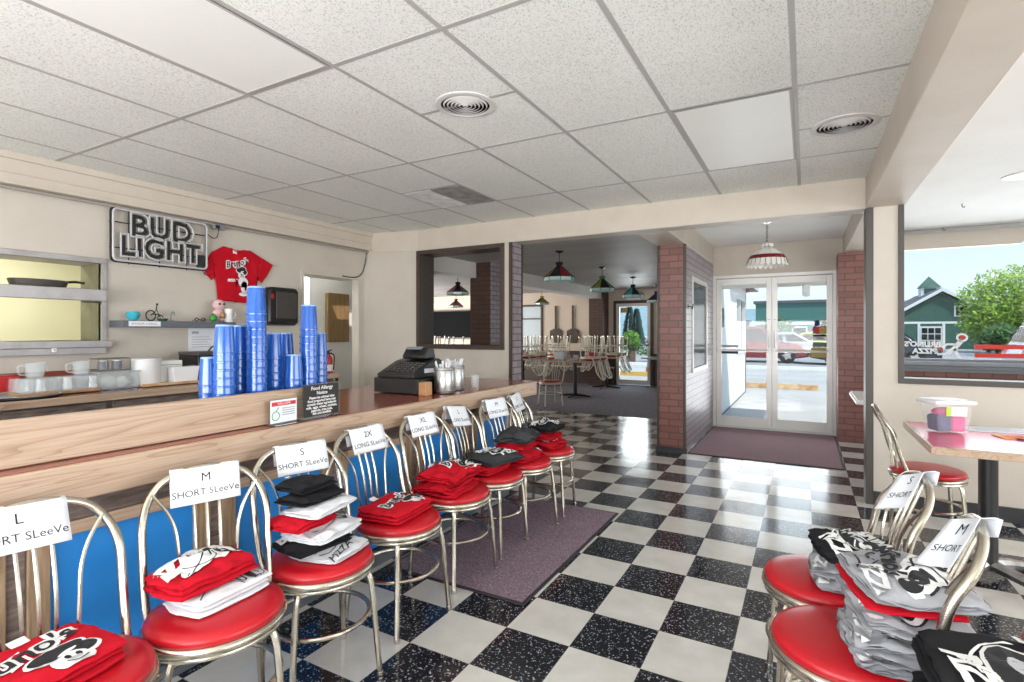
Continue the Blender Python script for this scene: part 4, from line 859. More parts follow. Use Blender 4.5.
b = MB(); b.tube(bez([(-4.70, 4.80, 2.30), (-4.72, 4.80, 2.18), (-4.725, 4.76, 2.06), (-4.72, 4.68, 2.0), (-4.73, 4.58, 1.985), (-4.735, 4.45, 1.99)], 6), .006, 6); tag(b.build('electric_cable', 'black'), 'dark cord drooping from the wall trim to the passage door frame', 'cord')
# red T-shirt on the wall
t = thing('hanging_shirt', 'red T-shirt with white emblem pinned to the wall right of the neon sign', 'shirt', (-4.738, 3.13, 1.87))
poly = [(-.13, .262), (-.06, .25), (0, .238), (.07, .25), (.14, .255), (.26, .20), (.388, .143), (.33, .04), (.262, -.05), (.18, .055), (.182, -.1), (.178, -.26), (0, -.252), (-.178, -.245), (-.18, -.05), (-.177, .035), (-.20, -.02), (-.242, -.063), (-.30, .0), (-.324, .065), (-.24, .19)]
bm = bmesh.new(); f = bm.faces.new([bm.verts.new((0, a, c)) for a, c in poly]); bmesh.ops.triangulate(bm, faces=[f])
for ax in (1, 2):
    for k in range(-16, 17): bmesh.ops.bisect_plane(bm, geom=bm.verts[:]+bm.edges[:]+bm.faces[:], plane_co=(0, k*.025, k*.025), plane_no=(0, 1, 0) if ax == 1 else (0, 0, 1))
def wv(a, c): return .012+.007*noise.noise((a*7, c*4, 4))+.004*noise.noise((a*18, c*9, 1))
for v in bm.verts: v.co.x = wv(v.co.y, v.co.z)
bmesh.ops.recalc_face_normals(bm, faces=bm.faces)
me = bpy.data.meshes.new('shirt_body'); bm.to_mesh(me); bm.free(); me.materials.append(MT['tred']); me.shade_smooth()
o = bpy.data.objects.new('shirt_body', me); COL.objects.link(o); o.parent = t; sm = o.modifiers.new('thickness', 'SOLIDIFY'); sm.thickness = .008; sm.offset = 0
b = MB()
for vs, fs, mi, L in emblem('red'):
    if L == 2 and mi == 1 and len(vs) > 60: pass
    b.add([(wv(a*.2+.02, c*.22+.05)+.006+L*.0008, a*.21+.01, c*.24+.055) for a, c in vs], fs, mi)
for cx, cy, rx, ry, m in ((.06, -.06, .05, .05, 0), (.07, -.11, .035, .06, 0), (.085, -.10, .012, .045, 1), (.06, -.175, .045, .018, 0)):
    b.add([(.024, cx+rx*math.cos(2*PI*k/16), cy+ry*math.sin(2*PI*k/16)) for k in range(16)], [tuple(range(16))], m)
b.build('print', ['pwhite', 'pblack', 'pgrey'], t, smooth=False)
b = MB(); b.box(.022, .025, -.045, -.005, .205, .235); b.build('neck_tag', 'pwhite', t)
b = MB(); b.tube(bez([(.02, -.06, .25), (.022, 0, .222), (.02, .07, .25)], 5), .006, 6); b.build('collar', 'tred', t)
# floating shelf and what is on it
t = thing('wall_shelf', 'slate grey floating shelf on the left wall', 'shelf', (-4.65, 2.49, 1.372)); b = MB(); b.box(-.098, .10, -.40, .52, 0, .052); b.build('shelf_board', 'shelfgrey', t, .003)
b = MB(); b.box(.101, .104, -.36, -.13, .008, .048); b.build('price_label', 'paper', t)
b = MB(); put_text(b, 'SHAKER CARDS', lambda a, c, e: (.1055, a-.25, c+.027), .026); b.build('label_text', 'greyink', t, smooth=False)
t = thing('round_bowl', 'turquoise round pot on the grey shelf', 'bowl', (-4.61, 2.19, 1.4245)); t.scale = (.8, .8, .9); b = MB(); b.lathe([(0, .0), (.025, .0), (.055, .03), (.062, .055), (.05, .075), (.046, .075), (.055, .055), (0, .03)], 20); b.build('bowl_body', 'turq', t)
b = MB(); b.tube([(.047*math.cos(2*PI*k/18), .047*math.sin(2*PI*k/18), .076) for k in range(18)], .003, 6, True); b.build('rim', 'turq', t)
t = thing('wire_bicycle', 'small black wire bicycle ornament on the grey shelf', 'ornament', (-4.61, 2.35, 1.4245)); t.scale = (.8, .8, .9)
def ring(c, r, w, ax='x'): return [(c[0], c[1]+r*math.cos(2*PI*k/18), c[2]+r*math.sin(2*PI*k/18)) for k in range(18)]
for y, r in ((-.04, .045), (.05, .025)): b = MB(); b.tube(ring((0, y, r+.003), r, 0), .006, 6, True); b.build('wheel', 'black', t)
b = MB(); b.tube([(0, -.04, .048), (0, .015, .10), (0, .05, .028)], .005, 6); b.tube([(0, .01, .10), (0, .02, .155)], .006, 6); b.tube([(0, -.02, .06), (0, .04, .06)], .005, 6); b.build('frame', 'black', t)
b = MB(); b.sphere((0, .02, .15), .011); b.build('seat', 'black', t)
t = thing('wire_figure', 'small grey hooked ornament right of the wire bicycle', 'ornament', (-4.61, 2.47, 1.425)); b = MB(); b.tube(bez([(0, 0, .0), (0, .0, .05), (0, .012, .075), (0, .03, .065), (0, .028, .05)], 5), .006, 6); b.build('stem', 'grey', t); b = MB(); b.lathe([(.018, 0), (.018, .006), (.004, .01)], 12); b.build('base', 'grey', t)
t = thing('small_dish', 'little green rimmed dish on the grey shelf', 'dish', (-4.60, 2.405, 1.425)); b = MB(); b.lathe([(0, 0), (.03, 0), (.038, .02), (.03, .018), (0, .008)], 14); b.build('dish_body', 'greenb', t); b = MB(); b.sphere((0, 0, .012), .015); b.build('contents', 'stonewhite', t)
t = thing('sunglasses', 'black folded glasses on the grey shelf', 'glasses', (-4.60, 2.71, 1.425)); b = MB()
for y in (-.03, .03): b.tube(ring((0, y, .018), .014, 0), .004, 5, True)
b.tube([(0, -.016, .02), (0, .016, .02)], .003, 5); b.build('frame', 'black', t); b = MB(); b.tube([(0, -.044, .02), (-.06, -.03, .005)], .003, 5); b.tube([(0, .044, .02), (-.06, .03, .005)], .003, 5); b.build('temples', 'black', t)
t = thing('plush_toy', 'pink plush toy with black eyes at the end of the grey shelf', 'toy', (-4.62, 2.88, 1.425))
b = MB(); b.sphere((0, 0, .07), .045, sc=(.8, 1, 1.1)); b.sphere((.0, .03, .03), .025); b.sphere((0, -.03, .03), .025); b.build('body', 'pinkplush', t); b = MB(); b.sphere((.0, .01, .155), .052, 14, 10, sc=(.9, 1.1, .9)); hd = b.build('head', 'pinkplush', t)
for y in (-.01, .03): b = MB(); b.sphere((.045, y, .16), .010); b.build('eye', 'black', hd)
b = MB(); b.sphere((.03, .02, .06), .028); b.build('patch', 'tan', t)
t = thing('glass_ball', 'green ball ornament beside the pink plush toy', 'ornament', (-4.58, 2.815, 1.425)); b = MB(); b.sphere((0, 0, .032), .032); b.build('ball', 'greenplush', t); b = MB(); b.lathe([(.012, .06), (.010, .072), (0, .074)], 10); b.build('cap', 'greenb', t)
for y, l in ((2.97, 'left white ceramic mug standing on the shelf end'), (3.02, 'right white ceramic mug at the shelf end by the blue cups')):
    t = thing('mug', l, 'mug', (-4.60 if y < 3 else -4.68, y, 1.425), 0, 'white mugs on the shelf'); b = MB(); b.lathe([(0, 0), (.033, 0), (.036, .006), (.036, .12), (.033, .12), (.032, .01), (0, .01)], 18); b.build('mug_body', 'stonewhite', t); b = MB(); b.tube(bez([(0, .034, .095), (0, .06, .085), (0, .06, .045), (0, .034, .03)], 5), .006, 6); b.build('handle', 'stonewhite', t)
t = thing('paper_notice', 'white printed notice taped to the wall under the grey shelf', 'notice', (-4.746, 2.81, 1.27)); b = MB(); b.box(0, .003, -.12, .12, -.105, .10); b.build('sheet', 'paper', t)
b = MB(); b.box(.0035, .004, -.09, -.03, .05, .07)
for k in range(5): b.box(.0035, .004, -.09, .09-.02*(k % 3), -.07+.022*k, -.065+.022*k)
b.build('text_lines', 'greyink', t)
t = thing('towel_dispenser', 'black paper towel dispenser on the left wall', 'dispenser', (-4.745, 3.58, 1.60)); b = MB()
b.prism([(-.17, -.185), (.17, -.185), (.175, -.16), (.175, .15), (.15, .185), (-.15, .185), (-.175, .15), (-.175, -.16)], lambda a, c, h: (h, a, c), 0, .12); b.build('housing', 'black', t, .02)
b = MB(); b.prism([(-.10, -.13), (.13, -.13), (.14, -.11), (.14, .12), (.12, .14), (-.10, .14)], lambda a, c, h: (h, a, c), .121, .13); b.build('cover', 'darkgrey', t, .008)
b = MB(); b.box(.03, .11, -.14, .14, -.2, -.185); b.build('towel_slot', 'darkgrey', t); b = MB(); b.sphere((.11, -.135, .09), .045, sc=(.3, .7, 1)); b.build('level_window', 'pipe', t)
# ------------------------------------------------------------------ back counter clutter
ZB = .933
t = thing('bus_tray', 'long brown tray under the upturned glasses on the back counter', 'tray', (-4.33, 1.60, ZB)); b = MB(); b.box(-.13, .13, -.23, .19, .002, .012); b.build('tray_base', 'tan', t, .004); b = MB()
for a in ((-.135, -.125, -.225, .185), (.125, .135, -.225, .185), (-.135, .135, -.235, -.225), (-.135, .135, .185, .195)): b.box(*a, .004, .022)
b.build('tray_rim', 'tan', t, .002)
b = MB(); b.lathe([(.036, .0), (.038, .02), (.036, .05), (.033, .088), (.03, .092), (0, .09)], 10); b.k = 1; b.tube(bez([(0, .034, .02), (0, .055, .03), (0, .055, .06), (0, .033, .07)], 4), .005, 6); gm = b.mesh('glass_mug', ['tumbler', 'tumbler'], smooth=False)
for r_ in range(3):
    for k in range(6): o = bpy.data.objects.new('glass_mug', gm); COL.objects.link(o); o.location = (-4.25-.08*r_, 1.42+.07*k, ZB+.013); o.rotation_euler = (0, 0, .3*k); tag(o, 'upturned clear glass mug on the long brown tray', 'glass', 'glass mugs on the tray')
def pitcher(y, z, label):
    t = thing('glass_pitcher', label, 'pitcher', (-4.36, y, z)); b = MB(); b.lathe([(0, .0), (.04, .0), (.052, .04), (.05, .075), (.058, .095), (.054, .095), (.046, .07), (.045, .01), (0, .01)], 16); b.build('jug', 'tumbler', t); b = MB(); b.tube(bez([(0, -.05, .08), (0, -.085, .075), (0, -.08, .03), (0, -.048, .02)], 5), .006, 6); b.build('handle', 'tumbler', t)
pitcher(1.50, ZB+.106, 'clear glass pitcher standing on upturned mugs, left one'); pitcher(1.75, ZB+.106, 'clear glass pitcher standing on upturned mugs, right one')
t = thing('steel_tray', 'flat grey steel tray at the left end of the back counter', 'tray', (-4.20, 1.38, ZB)); b = MB(); b.lathe([(0, .004), (.16, .004), (.19, .018), (.185, .021), (.158, .009), (0, .009)], 28, c=(0, 0, -.002)); b.build('tray_body', 'grey', t); b = MB(); b.tube([(.188*math.cos(2*PI*k/30), .188*math.sin(2*PI*k/30), .018) for k in range(30)], .004, 6, True); b.build('rolled_rim', 'steel', t)
t = thing('red_box', 'dark red box behind the glass mugs on the back counter', 'box', (-4.60, 1.22, ZB)); b = MB(); b.box(-.1, .1, -.25, .25, .001, .12); b.build('box_body', 'redplain', t, .008); b = MB(); b.box(-.1, .102, -.252, .252, .10, .106); b.build('lid_seam', 'pipe', t)
t = thing('plastic_bin', 'clear plastic storage bin on the back counter', 'bin', (-4.34, 1.925, ZB)); b = MB()
for a in ((-.11, .11, -.12, .12, .002, .008), (-.11, -.106, -.12, .12, .008, .12), (.106, .11, -.12, .12, .008, .12), (-.11, .11, -.12, -.116, .008, .12), (-.11, .11, .116, .12, .008, .12)): b.box(*a)
b.build('bin_body', 'tumbler', t); b = MB()
for a in ((-.12, .12, -.13, -.12), (-.12, .12, .12, .13), (-.12, -.11, -.12, .12), (.11, .12, -.12, .12)): b.box(*a, .115, .125)
b.build('bin_rim', 'tumbler', t)
b = MB(); b.sphere((0, -.03, .05), .05, sc=(1.2, 1.4, .9)); b.sphere((.02, .05, .045), .045, sc=(1.2, 1, .9)); b.build('contents', 'stonewhite', t)
t = thing('wire_basket', 'clear caddy of jars on top of the plastic bin', 'basket', (-4.36, 1.925, ZB+.128)); b = MB()
for z in (.005, .085):
    b.tube([(-.06, -.10, z), (.06, -.10, z), (.06, .10, z), (-.06, .10, z)], .004, 6, True)
for y in (-.10, -.05, 0, .05, .10): b.tube([(.06, y, .005), (.06, y, .085)], .003, 5)
for a in (-.06, .06):
    for y in (-.1, .1): b.tube([(a, y, .005), (a, y, .085)], .003, 5)
b.box(-.06, .06, -.1, .1, .003, .006); b.build('basket_frame', 'steel', t)
for y in (-.045, .04): b = MB(); b.lathe([(0, 0), (.032, 0), (.032, .05), (.028, .058), (0, .058)], 14, (0, y, .008)); j = b.build('jar', 'grey', t); b = MB(); b.lathe([(.026, 0), (.026, .006), (0, .006)], 14, (0, y, .066)); b.build('lid', 'stonewhite', j)
t = thing('dish_tray', 'pale tray under the white tub and cartons on the back counter', 'tray', (-4.33, 2.30, ZB)); b = MB(); b.box(-.13, .13, -.24, .22, .002, .014); b.build('tray_base', 'stop', t, .004); b = MB(); b.box(.122, .134, -.242, .222, .004, .022); b.build('tray_lip', 'stop', t)
t = thing('white_tub', 'round white plastic tub with lid on the back counter', 'tub', (-4.34, 2.15, ZB+.0145)); b = MB(); b.lathe([(0, 0), (.09, 0), (.095, .17), (0, .17)], 24); b.build('tub_body', 'white', t); b = MB(); b.lathe([(.1, .17), (.1, .185), (.095, .19), (0, .19)], 24); b.build('lid', 'white', t)
t = thing('white_carton', 'tall pale carton right of the white tub', 'carton', (-4.40, 2.315, ZB+.0145)); b = MB(); b.box(-.06, .06, -.06, .10, 0, .165); b.build('carton_body', 'stonewhite', t, .003); b = MB(); b.box(-.06, .0615, -.06, .102, .13, .135); b.build('flap', 'grey', t)
t = thing('white_carton', 'low white open carton in front of the tall one', 'carton', (-4.27, 2.365, ZB+.0145), -.1); b = MB(); b.prism([(-.07, 0), (.10, 0), (.115, .12), (-.075, .115)], lambda a, c, h: (h, a, c), -.05, .05); b.build('carton_body', 'white', t, .003); b = MB(); b.box(-.045, .045, -.06, .09, .116, .118); b.build('carton_inside', 'stonewhite', t)
t = thing('coffee_machine', 'black counter machine behind the blue cups', 'machine', (-4.40, 2.60, ZB)); b = MB(); b.box(-.15, .13, -.10, .14, .002, .21); b.build('housing', 'black', t, .008); b = MB(); b.box(-.15, .14, -.105, .145, .21, .24); b.build('lid', 'darkgrey', t, .006); b = MB(); b.tube(bez([(0, .06, .24), (0, .10, .28), (0, .14, .24)], 5), .006, 6); b.build('handle', 'black', t)
# passage beyond the doorway
t = thing('passage_shelf', 'white topped grey shelf unit inside the passage', 'shelf', (-5.3, 4.73, 0)); b = MB(); b.box(-.3, .22, -.35, .0, .775, .80); b.build('top', 'white', t, .004)
for z in (.1, .45): b = MB(); b.box(-.28, .2, -.33, -.01, z, z+.02); b.build('shelf_board', 'grey', t)
for x in (-.27, .19):
    for y in (-.33, -.02): b = MB(); b.box(x-.015, x+.015, y-.012, y+.012, 0, .775); b.build('leg', 'darkgrey', t)
b = MB(); b.box(.0, .205, -.30, -.05, .50, .74); b.build('drawer_box', 'grey', t, .004)
t = thing('fire_extinguisher', 'red fire extinguisher with white label in the passage', 'extinguisher', (-5.2, 4.66, .801)); b = MB(); b.lathe([(0, 0), (.048, 0), (.052, .01), (.052, .19), (.045, .22), (.02, .245), (.018, .26), (0, .26)], 18); b.build('cylinder', 'redplain', t)
b = MB(); b.lathe([(.0525, .05), (.0525, .13)], 18, cap=False); b.build('label_band', 'white', t); b = MB(); b.box(-.012, .012, -.05, .05, .26, .275); b.tube([(0, -.04, .29), (0, .05, .31)], .007, 6); b.box(-.01, .01, -.01, .01, .25, .30); b.build('valve_handle', 'black', t); b = MB(); b.tube(bez([(0, .02, .27), (.02, .07, .24), (.02, .07, .12), (.02, .062, .06)], 5), .008, 6); b.build('hose', 'black', t)
t = thing('wall_cupboard', 'brown wooden cupboard on the passage wall', 'cupboard', (-5.62, 5.19, 1.53)); b = MB(); b.box(-.02, .03, -.19, .19, -.33, .33); b.build('cupboard_door', 'cupboard', t, .004); b = MB(); b.sphere((.04, -.15, -.05), .012); b.build('knob', 'grey', t)
# ------------------------------------------------------------------ ceiling things
def vent(x, y, r, label):
    t = thing('ceiling_vent', label, 'vent', (x, y, CZ), 0, 'round ceiling vents'); b = MB(); b.lathe([(r, -.001), (r*.99, -.006), (r*.84, -.012), (r*.81, -.010), (r*.81, -.002)], 36, cap=False); b.build('flange', 'ventpaint', t)
    b = MB(); b.lathe([(r*.82, -.0012), (0, -.0012)], 30); b.build('throat', 'black', t)
    for k in range(6):
        q = r*(.74-.125*k); b = MB(); b.lathe([(q, -.004), (q-r*.035, -.012), (q-r*.05, -.012), (q-r*.018, -.004)], 30, cap=False); b.build('louvre_ring', 'ventpaint', t)
vent(-1.585, 2.345, .16, 'round ringed ceiling vent above the counter chairs'); vent(.195, 3.645, .175, 'round ringed ceiling vent beside the long beam')
def panel(x0, x1, y0, y1, label): 
    t = thing('ceiling_light_panel', label, 'ceiling light', ((x0+x1)/2, (y0+y1)/2, CZ)); w, h = (x1-x0)/2-.014, (y1-y0)/2-.014
    b = MB(); b.box(-w, w, -h, h, -.004, -.001); b.build('diffuser', 'lens', t); b = MB()
    for a in ((-w, -w+.012, -h+.012, h-.012), (w-.012, w, -h+.012, h-.012), (-w, w, -h, -h+.012), (-w, w, h-.012, h)): b.box(*a, -.0055, -.001)
    b.build('frame', 'tee', t)
panel(-.659, -.049, 2.957, 4.2, 'smooth unlit light panel left of the vent by the beam'); panel(-2.489, -1.879, .467, 1.712, 'smooth unlit light panel in the ceiling over the counter')
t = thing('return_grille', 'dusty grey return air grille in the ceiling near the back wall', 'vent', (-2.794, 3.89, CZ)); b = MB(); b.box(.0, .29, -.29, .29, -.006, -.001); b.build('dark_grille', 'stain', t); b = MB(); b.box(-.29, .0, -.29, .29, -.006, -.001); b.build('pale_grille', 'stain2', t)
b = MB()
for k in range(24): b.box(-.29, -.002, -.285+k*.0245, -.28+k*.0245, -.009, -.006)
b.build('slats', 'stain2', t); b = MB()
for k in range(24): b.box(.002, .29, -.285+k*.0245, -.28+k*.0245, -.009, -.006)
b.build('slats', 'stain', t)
t = thing('recessed_light', 'round recessed light in the white ceiling at the right edge', 'ceiling light', (1.47, 5.5, CZ)); b = MB(); b.lathe([(.13, -.001), (.128, -.008), (.10, -.010), (.098, -.002)], 30, cap=False); b.build('trim_ring', 'alu', t); b = MB(); b.lathe([(.099, -.006), (.095, -.010), (.05, -.013), (0, -.014)], 24, cap=False); b.build('lens', 'stonewhite', t)
def hook(x, y, z, l):
    t = thing('ceiling_hook', l, 'hook', (x, y, z), 0, 'small hooks in the white ceiling'); b = MB(); b.lathe([(.014, 0), (.012, -.006), (.004, -.008)], 10); b.build('plate', 'stonewhite', t); b = MB(); b.tube(bez([(0, 0, -.006), (0, 0, -.03), (.012, 0, -.042), (.02, 0, -.03)], 4), .004, 5); b.build('hook', 'black', t)
hook(1.28, 6.4, CZ, 'black hook in the white ceiling nearest the beam'); hook(.75, 7.75, 2.515+.03, 'black hook at the window rail left end'); hook(1.38, 7.75, 2.515+.03, 'black hook at the window rail right of the other')
# ------------------------------------------------------------------ pendant lamps
def pendant(x, y, zc, ztop, zbot, r, cols, label, n=8, group='stained glass pendant lamps in the dining wing', rot=.2):
    t = thing('pendant_lamp', label, 'lamp', (x, y, zc), 0, group); a = ztop-zc; z = zbot-zc
    b = MB(); b.lathe([(.055, 0), (.055, -.012), (.02, -.03)], 14); b.build('ceiling_cap', 'sg_dark', t)
    b = MB(); b.tube([(0, 0, -.02), (0, 0, a+.03)], .006, 6); b.build('stem', 'sg_dark', t)
    b = MB(); b.lathe([(.0, a+.045), (.02, a+.04), (.045, a+.05), (.055, a+.03), (.035, a), (.0, a)], n, cap=False, a0=rot); b.build('crown', cols[0], t)
    b = MB(); zm = z+.045
    for k in range(n):
        q0, q1 = 2*PI*k/n+rot, 2*PI*(k+1)/n+rot
        def pt(rr_, q, zz): return (rr_*math.cos(q), rr_*math.sin(q), zz)
        vs = [pt(.03, q0, a), pt(.03, q1, a), pt(r, q1, zm), pt(r, q0, zm)]; b.add(vs, [(0, 1, 2, 3)], k % len(cols))
    o = b.build('shade', list(cols), t, smooth=False); s = o.modifiers.new('thickness', 'SOLIDIFY'); s.thickness = .004
    b = MB(); b.lathe([(r, zm), (r*.985, z+.002), (r*.97, z)], n, cap=False, a0=rot); o = b.build('shade_skirt', 'sg_rim', t, smooth=False); s = o.modifiers.new('thickness', 'SOLIDIFY'); s.thickness = .004
    b = MB()
    for k in range(n): q = 2*PI*k/n+rot; b.tube([(.03*math.cos(q), .03*math.sin(q), a+.002), (r*math.cos(q), r*math.sin(q), zm+.002), (r*.985*math.cos(q), r*.985*math.sin(q), z)], .004, 5)
    b.build('lead_lines', 'sg_dark', t)
    b = MB(); b.sphere((0, 0, z+.06), .03); b.build('bulb', 'stonewhite', t)
pendant(-2.84, 6.4, 2.4, 2.205, 2.005, .205, ['sg_dark', 'sg_red', 'sg_blue', 'sg_teal', 'sg_amber'], 'stained glass pendant with red and blue panes, nearest in the dining wing', 8, rot=.5)
pendant(-2.92, 8.3, 2.4, 2.20, 2.0, .205, ['sg_green', 'sg_olive', 'sg_dark', 'sg_green'], 'green and olive stained glass pendant, second from the front')
pendant(-2.93, 10.1, 2.4, 2.20, 2.0, .205, ['sg_dark', 'sg_teal', 'sg_dark', 'sg_rim'], 'dark and teal pendant lamp in front of the back door')
pendant(-2.95, 12.0, 2.4, 2.20, 2.0, .205, ['sg_blue', 'sg_dark', 'sg_dark'], 'blue and black pendant lamp half behind the brick pillar')
pendant(-5.9, 12.2, 2.4, 2.20, 2.03, .19, ['sg_olive', 'sg_amber', 'sg_dark'], 'yellow olive pendant lamp beyond the white beam')
pendant(-5.4, 7.75, 2.4, 2.17, 1.99, .205, ['sg_dark', 'sg_dark', 'sg_red'], 'dark pendant lamp seen through the wall opening')
pendant(-8.0, 11.4, 2.4, 2.15, 1.97, .2, ['sg_red', 'sg_red', 'sg_dark'], 'red pendant lamp far back, seen through the wall opening')
t = thing('entry_pendant', 'cream scalloped pendant lamp with a red band above the entry mat', 'lamp', (-.375, 6.42, CZ)); t.scale = (.87, .87, 1); n = 24
b = MB(); b.lathe([(.06, 0), (.06, -.015), (.015, -.03)], 14); b.build('ceiling_cap', 'chrome', t)
for k in range(9): b = MB(); z = -.03-.026*k; b.tube([(.010*math.cos(q)*(k % 2), .010*math.cos(q)*(1-k % 2), z-.014+.018*math.sin(q)) for q in [2*PI*i/10 for i in range(10)]], .0028, 5, True); b.build('chain_link', 'darkgrey', t)
b = MB(); b.lathe([(.03, -.262), (.045, -.275), (.045, -.285), (.03, -.29)], 14); b.build('crown', 'darkgrey', t)
for k in range(8): q = 2*PI*k/8; b = MB(); b.sphere((.055*math.cos(q), .055*math.sin(q), -.262), .02, 8, 6, sc=(1, 1, 1.1)); b.build('crown_petal', 'sg_cream', t)
b = MB(); b.lathe([(.04, -.285), (.12, -.32), (.195, -.375)], 8, cap=False, a0=.3); o = b.build('shade', 'sg_cream', t, smooth=False); o.modifiers.new('thickness', 'SOLIDIFY').thickness = .004
b = MB(); b.lathe([(.195, -.375), (.222, -.415)], 16, cap=False, a0=.1); o = b.build('red_band', 'sg_red', t, smooth=False); o.modifiers.new('thickness', 'SOLIDIFY').thickness = .004
b = MB()
for k in range(n):
    q0, q1 = 2*PI*k/n, 2*PI*(k+1)/n
    vs = [(.222*math.cos(q0), .222*math.sin(q0), -.415), (.222*math.cos(q1), .222*math.sin(q1), -.415)]
    for i in range(6): u = 1-i/5; q = q0+(q1-q0)*u; vs.append((.238*math.cos(q), .238*math.sin(q), -.468-.03*math.sin(PI*u)))
    b.add(vs, [tuple(range(8))])
o = b.build('scalloped_skirt', 'sg_cream', t, smooth=False); o.modifiers.new('thickness', 'SOLIDIFY').thickness = .004
b = MB()
for k in range(8): q = 2*PI*k/8+.3; b.tube([(.04*math.cos(q), .04*math.sin(q), -.284), (.12*math.cos(q), .12*math.sin(q), -.318), (.196*math.cos(q), .196*math.sin(q), -.374)], .003, 5)
b.build('shade_lines', 'darkgrey', t); b = MB()
for k in range(n): q = 2*PI*k/n; b.tube([(.223*math.cos(q), .223*math.sin(q), -.415), (.24*math.cos(q), .24*math.sin(q), -.468)], .0026, 5)
b.build('lead_lines', 'darkgrey', t); b = MB(); b.sphere((0, 0, -.40), .035); b.build('bulb', 'stonewhite', t)
# ------------------------------------------------------------------ pink table and what is on it
t = thing('pedestal_table', 'pink topped oak edged pedestal table by the partition', 'table', (.925, 3.775, 0), .0)
b = MB(); b.box(-.365, .365, -.43, .43, .735, .762); b.build('tabletop', 'pinklam', t); b = MB()
for a in ((-.38, -.365, -.445, .445), (.365, .38, -.445, .445), (-.365, .365, -.445, -.43), (-.365, .365, .43, .445)): b.box(*a, .722, .7625)
b.build('edge_band', 'oak', t, .003); b = MB(); b.lathe([(.042, .05), (.042, .72)], 20, (-.06, 0, 0)); b.lathe([(.16, .71), (.16, .722), (.05, .71)], 20, (-.06, 0, 0)); b.build('column', 'black', t)
for k in range(4):
    q = PI/4+k*PI/2; b = MB(); b.tube(bez([(-.06+.03*math.cos(q), .03*math.sin(q), .075), (-.06+.16*math.cos(q), .16*math.sin(q), .055), (-.06+.30*math.cos(q), .30*math.sin(q), .022)], 5), [.03]*6+[.028]*4+[.022], 8); f = b.build('foot', 'steel', t); b = MB(); b.lathe([(.02, 0), (.02, .012)], 10, (-.06+.30*math.cos(q), .30*math.sin(q), 0)); b.build('glide', 'black', f)
ZT = .763
t = thing('storage_box', 'lidded clear plastic box of pink and navy cloth on the pink table', 'box', (.70, 3.86, ZT), .42); t.scale = (.64, .66, 1.0)
def taper(b, w0, l0, w1, l1, z0, z1): b.add([(-w0, -l0, z0), (w0, -l0, z0), (w0, l0, z0), (-w0, l0, z0), (-w1, -l1, z1), (w1, -l1, z1), (w1, l1, z1), (-w1, l1, z1)], [(3, 2, 1, 0), (0, 1, 5, 4), (1, 2, 6, 5), (2, 3, 7, 6), (3, 0, 4, 7)])
b = MB(); taper(b, .125, .085, .15, .105, .002, .165); b.build('box_body', 'frost', t, .01); b = MB(); b.box(-.172, .172, -.125, .125, .165, .183); b.build('lid', 'white', t, .008); b = MB(); b.box(-.155, .155, -.108, .108, .183, .190); b.build('lid_panel', 'frost', t, .005)
for x0, x1, z1, m in ((-.112, -.005, .105, 'navy'), (.0, .112, .10, 'magenta')): b = MB(); b.add([(x0, -.072, .008), (x1, -.072, .008), (x1, .072, .008), (x0, .072, .008), (x0*1.06, -.078, z1), (x1*1.06, -.078, z1*.9), (x1*1.06, .078, z1), (x0*1.06, .078, z1*.92)], [(3, 2, 1, 0), (4, 5, 6, 7), (0, 1, 5, 4), (1, 2, 6, 5), (2, 3, 7, 6), (3, 0, 4, 7)]); b.build('cloth', m, t, .018)
b = MB(); b.sphere((-.02, 0, .115), .055, 14, 10, sc=(1.7, 1.3, .5)); b.build('cloth', 'magenta', t)
b = MB(); b.add([(-.03, -.103, .10), (.10, -.103, .10), (.10, -.1075, .15), (-.03, -.1075, .15)], [(0, 1, 2, 3)]); b.build('sticker', 'paper', t); b = MB(); b.add([(-.07, -.103, .10), (-.03, -.103, .10), (-.03, -.1085, .15), (-.07, -.1085, .15)], [(0, 1, 2, 3)]); b.build('sticker', 'lime', t)
def sheet(name, x, y, rz, w, h, m, label, cat, z=ZT, inkm=None, th=.002):
    t = thing(name, label, cat, (x, y, z), rz); b = MB(); b.box(-w/2, w/2, -h/2, h/2, .0002, th); b.build('sheet', m, t)
    if inkm:
        b = MB()
        for k in range(4): b.box(-w*.35, w*(.3-.08*(k % 2)), -h*.3+k*h*.18, -h*.3+k*h*.18+.006, th+.0002, th+.0006)
        b.build('writing', inkm, t)
sheet('paper_sheet', .98, 4.08, .1, .34, .20, 'paper', 'white paper sheet behind the plastic box on the pink table', 'paper', inkm='greyink'); sheet('paper_sheet', 1.20, 3.98, -.35, .24, .24, 'paper', 'white printed sheet right of the plastic box', 'paper', inkm='ink')
sheet('orange_folder', 1.02, 3.83, .25, .22, .12, 'orange', 'orange card lying on the pink table', 'card', inkm='redink', th=.004); sheet('paper_sheet', 1.16, 3.60, -.15, .22, .14, 'paper', 'white slip nearest the front of the pink table', 'paper', inkm='greyink')
t = thing('pen', 'dark pen lying on the pink table', 'pen', (1.03, 3.72, ZT+.0045), 2.5); b = MB(); b.tube([(-.06, 0, 0), (.06, 0, 0)], .0045, 8); b.build('barrel', 'navy', t); b = MB(); b.tube([(.06, 0, 0), (.075, 0, 0)], [.0045, .001], 8); b.build('tip', 'black', t)
t = thing('side_table', 'pale topped table behind the partition post', 'table', (.80, 5.75, 0)); b = MB(); b.box(-.42, .45, -.4, .4, .735, .76); b.build('tabletop', 'stonewhite', t, .003); b = MB(); b.box(-.43, .46, -.41, .41, .722, .745); b.build('edge_band', 'alu', t); b = MB(); b.lathe([(.04, .03), (.04, .722)], 16); b.build('column', 'black', t); b = MB(); b.box(-.3, .3, -.03, .03, 0, .03); b.box(-.03, .03, -.3, .3, 0, .03); b.build('base', 'black', t, .005)
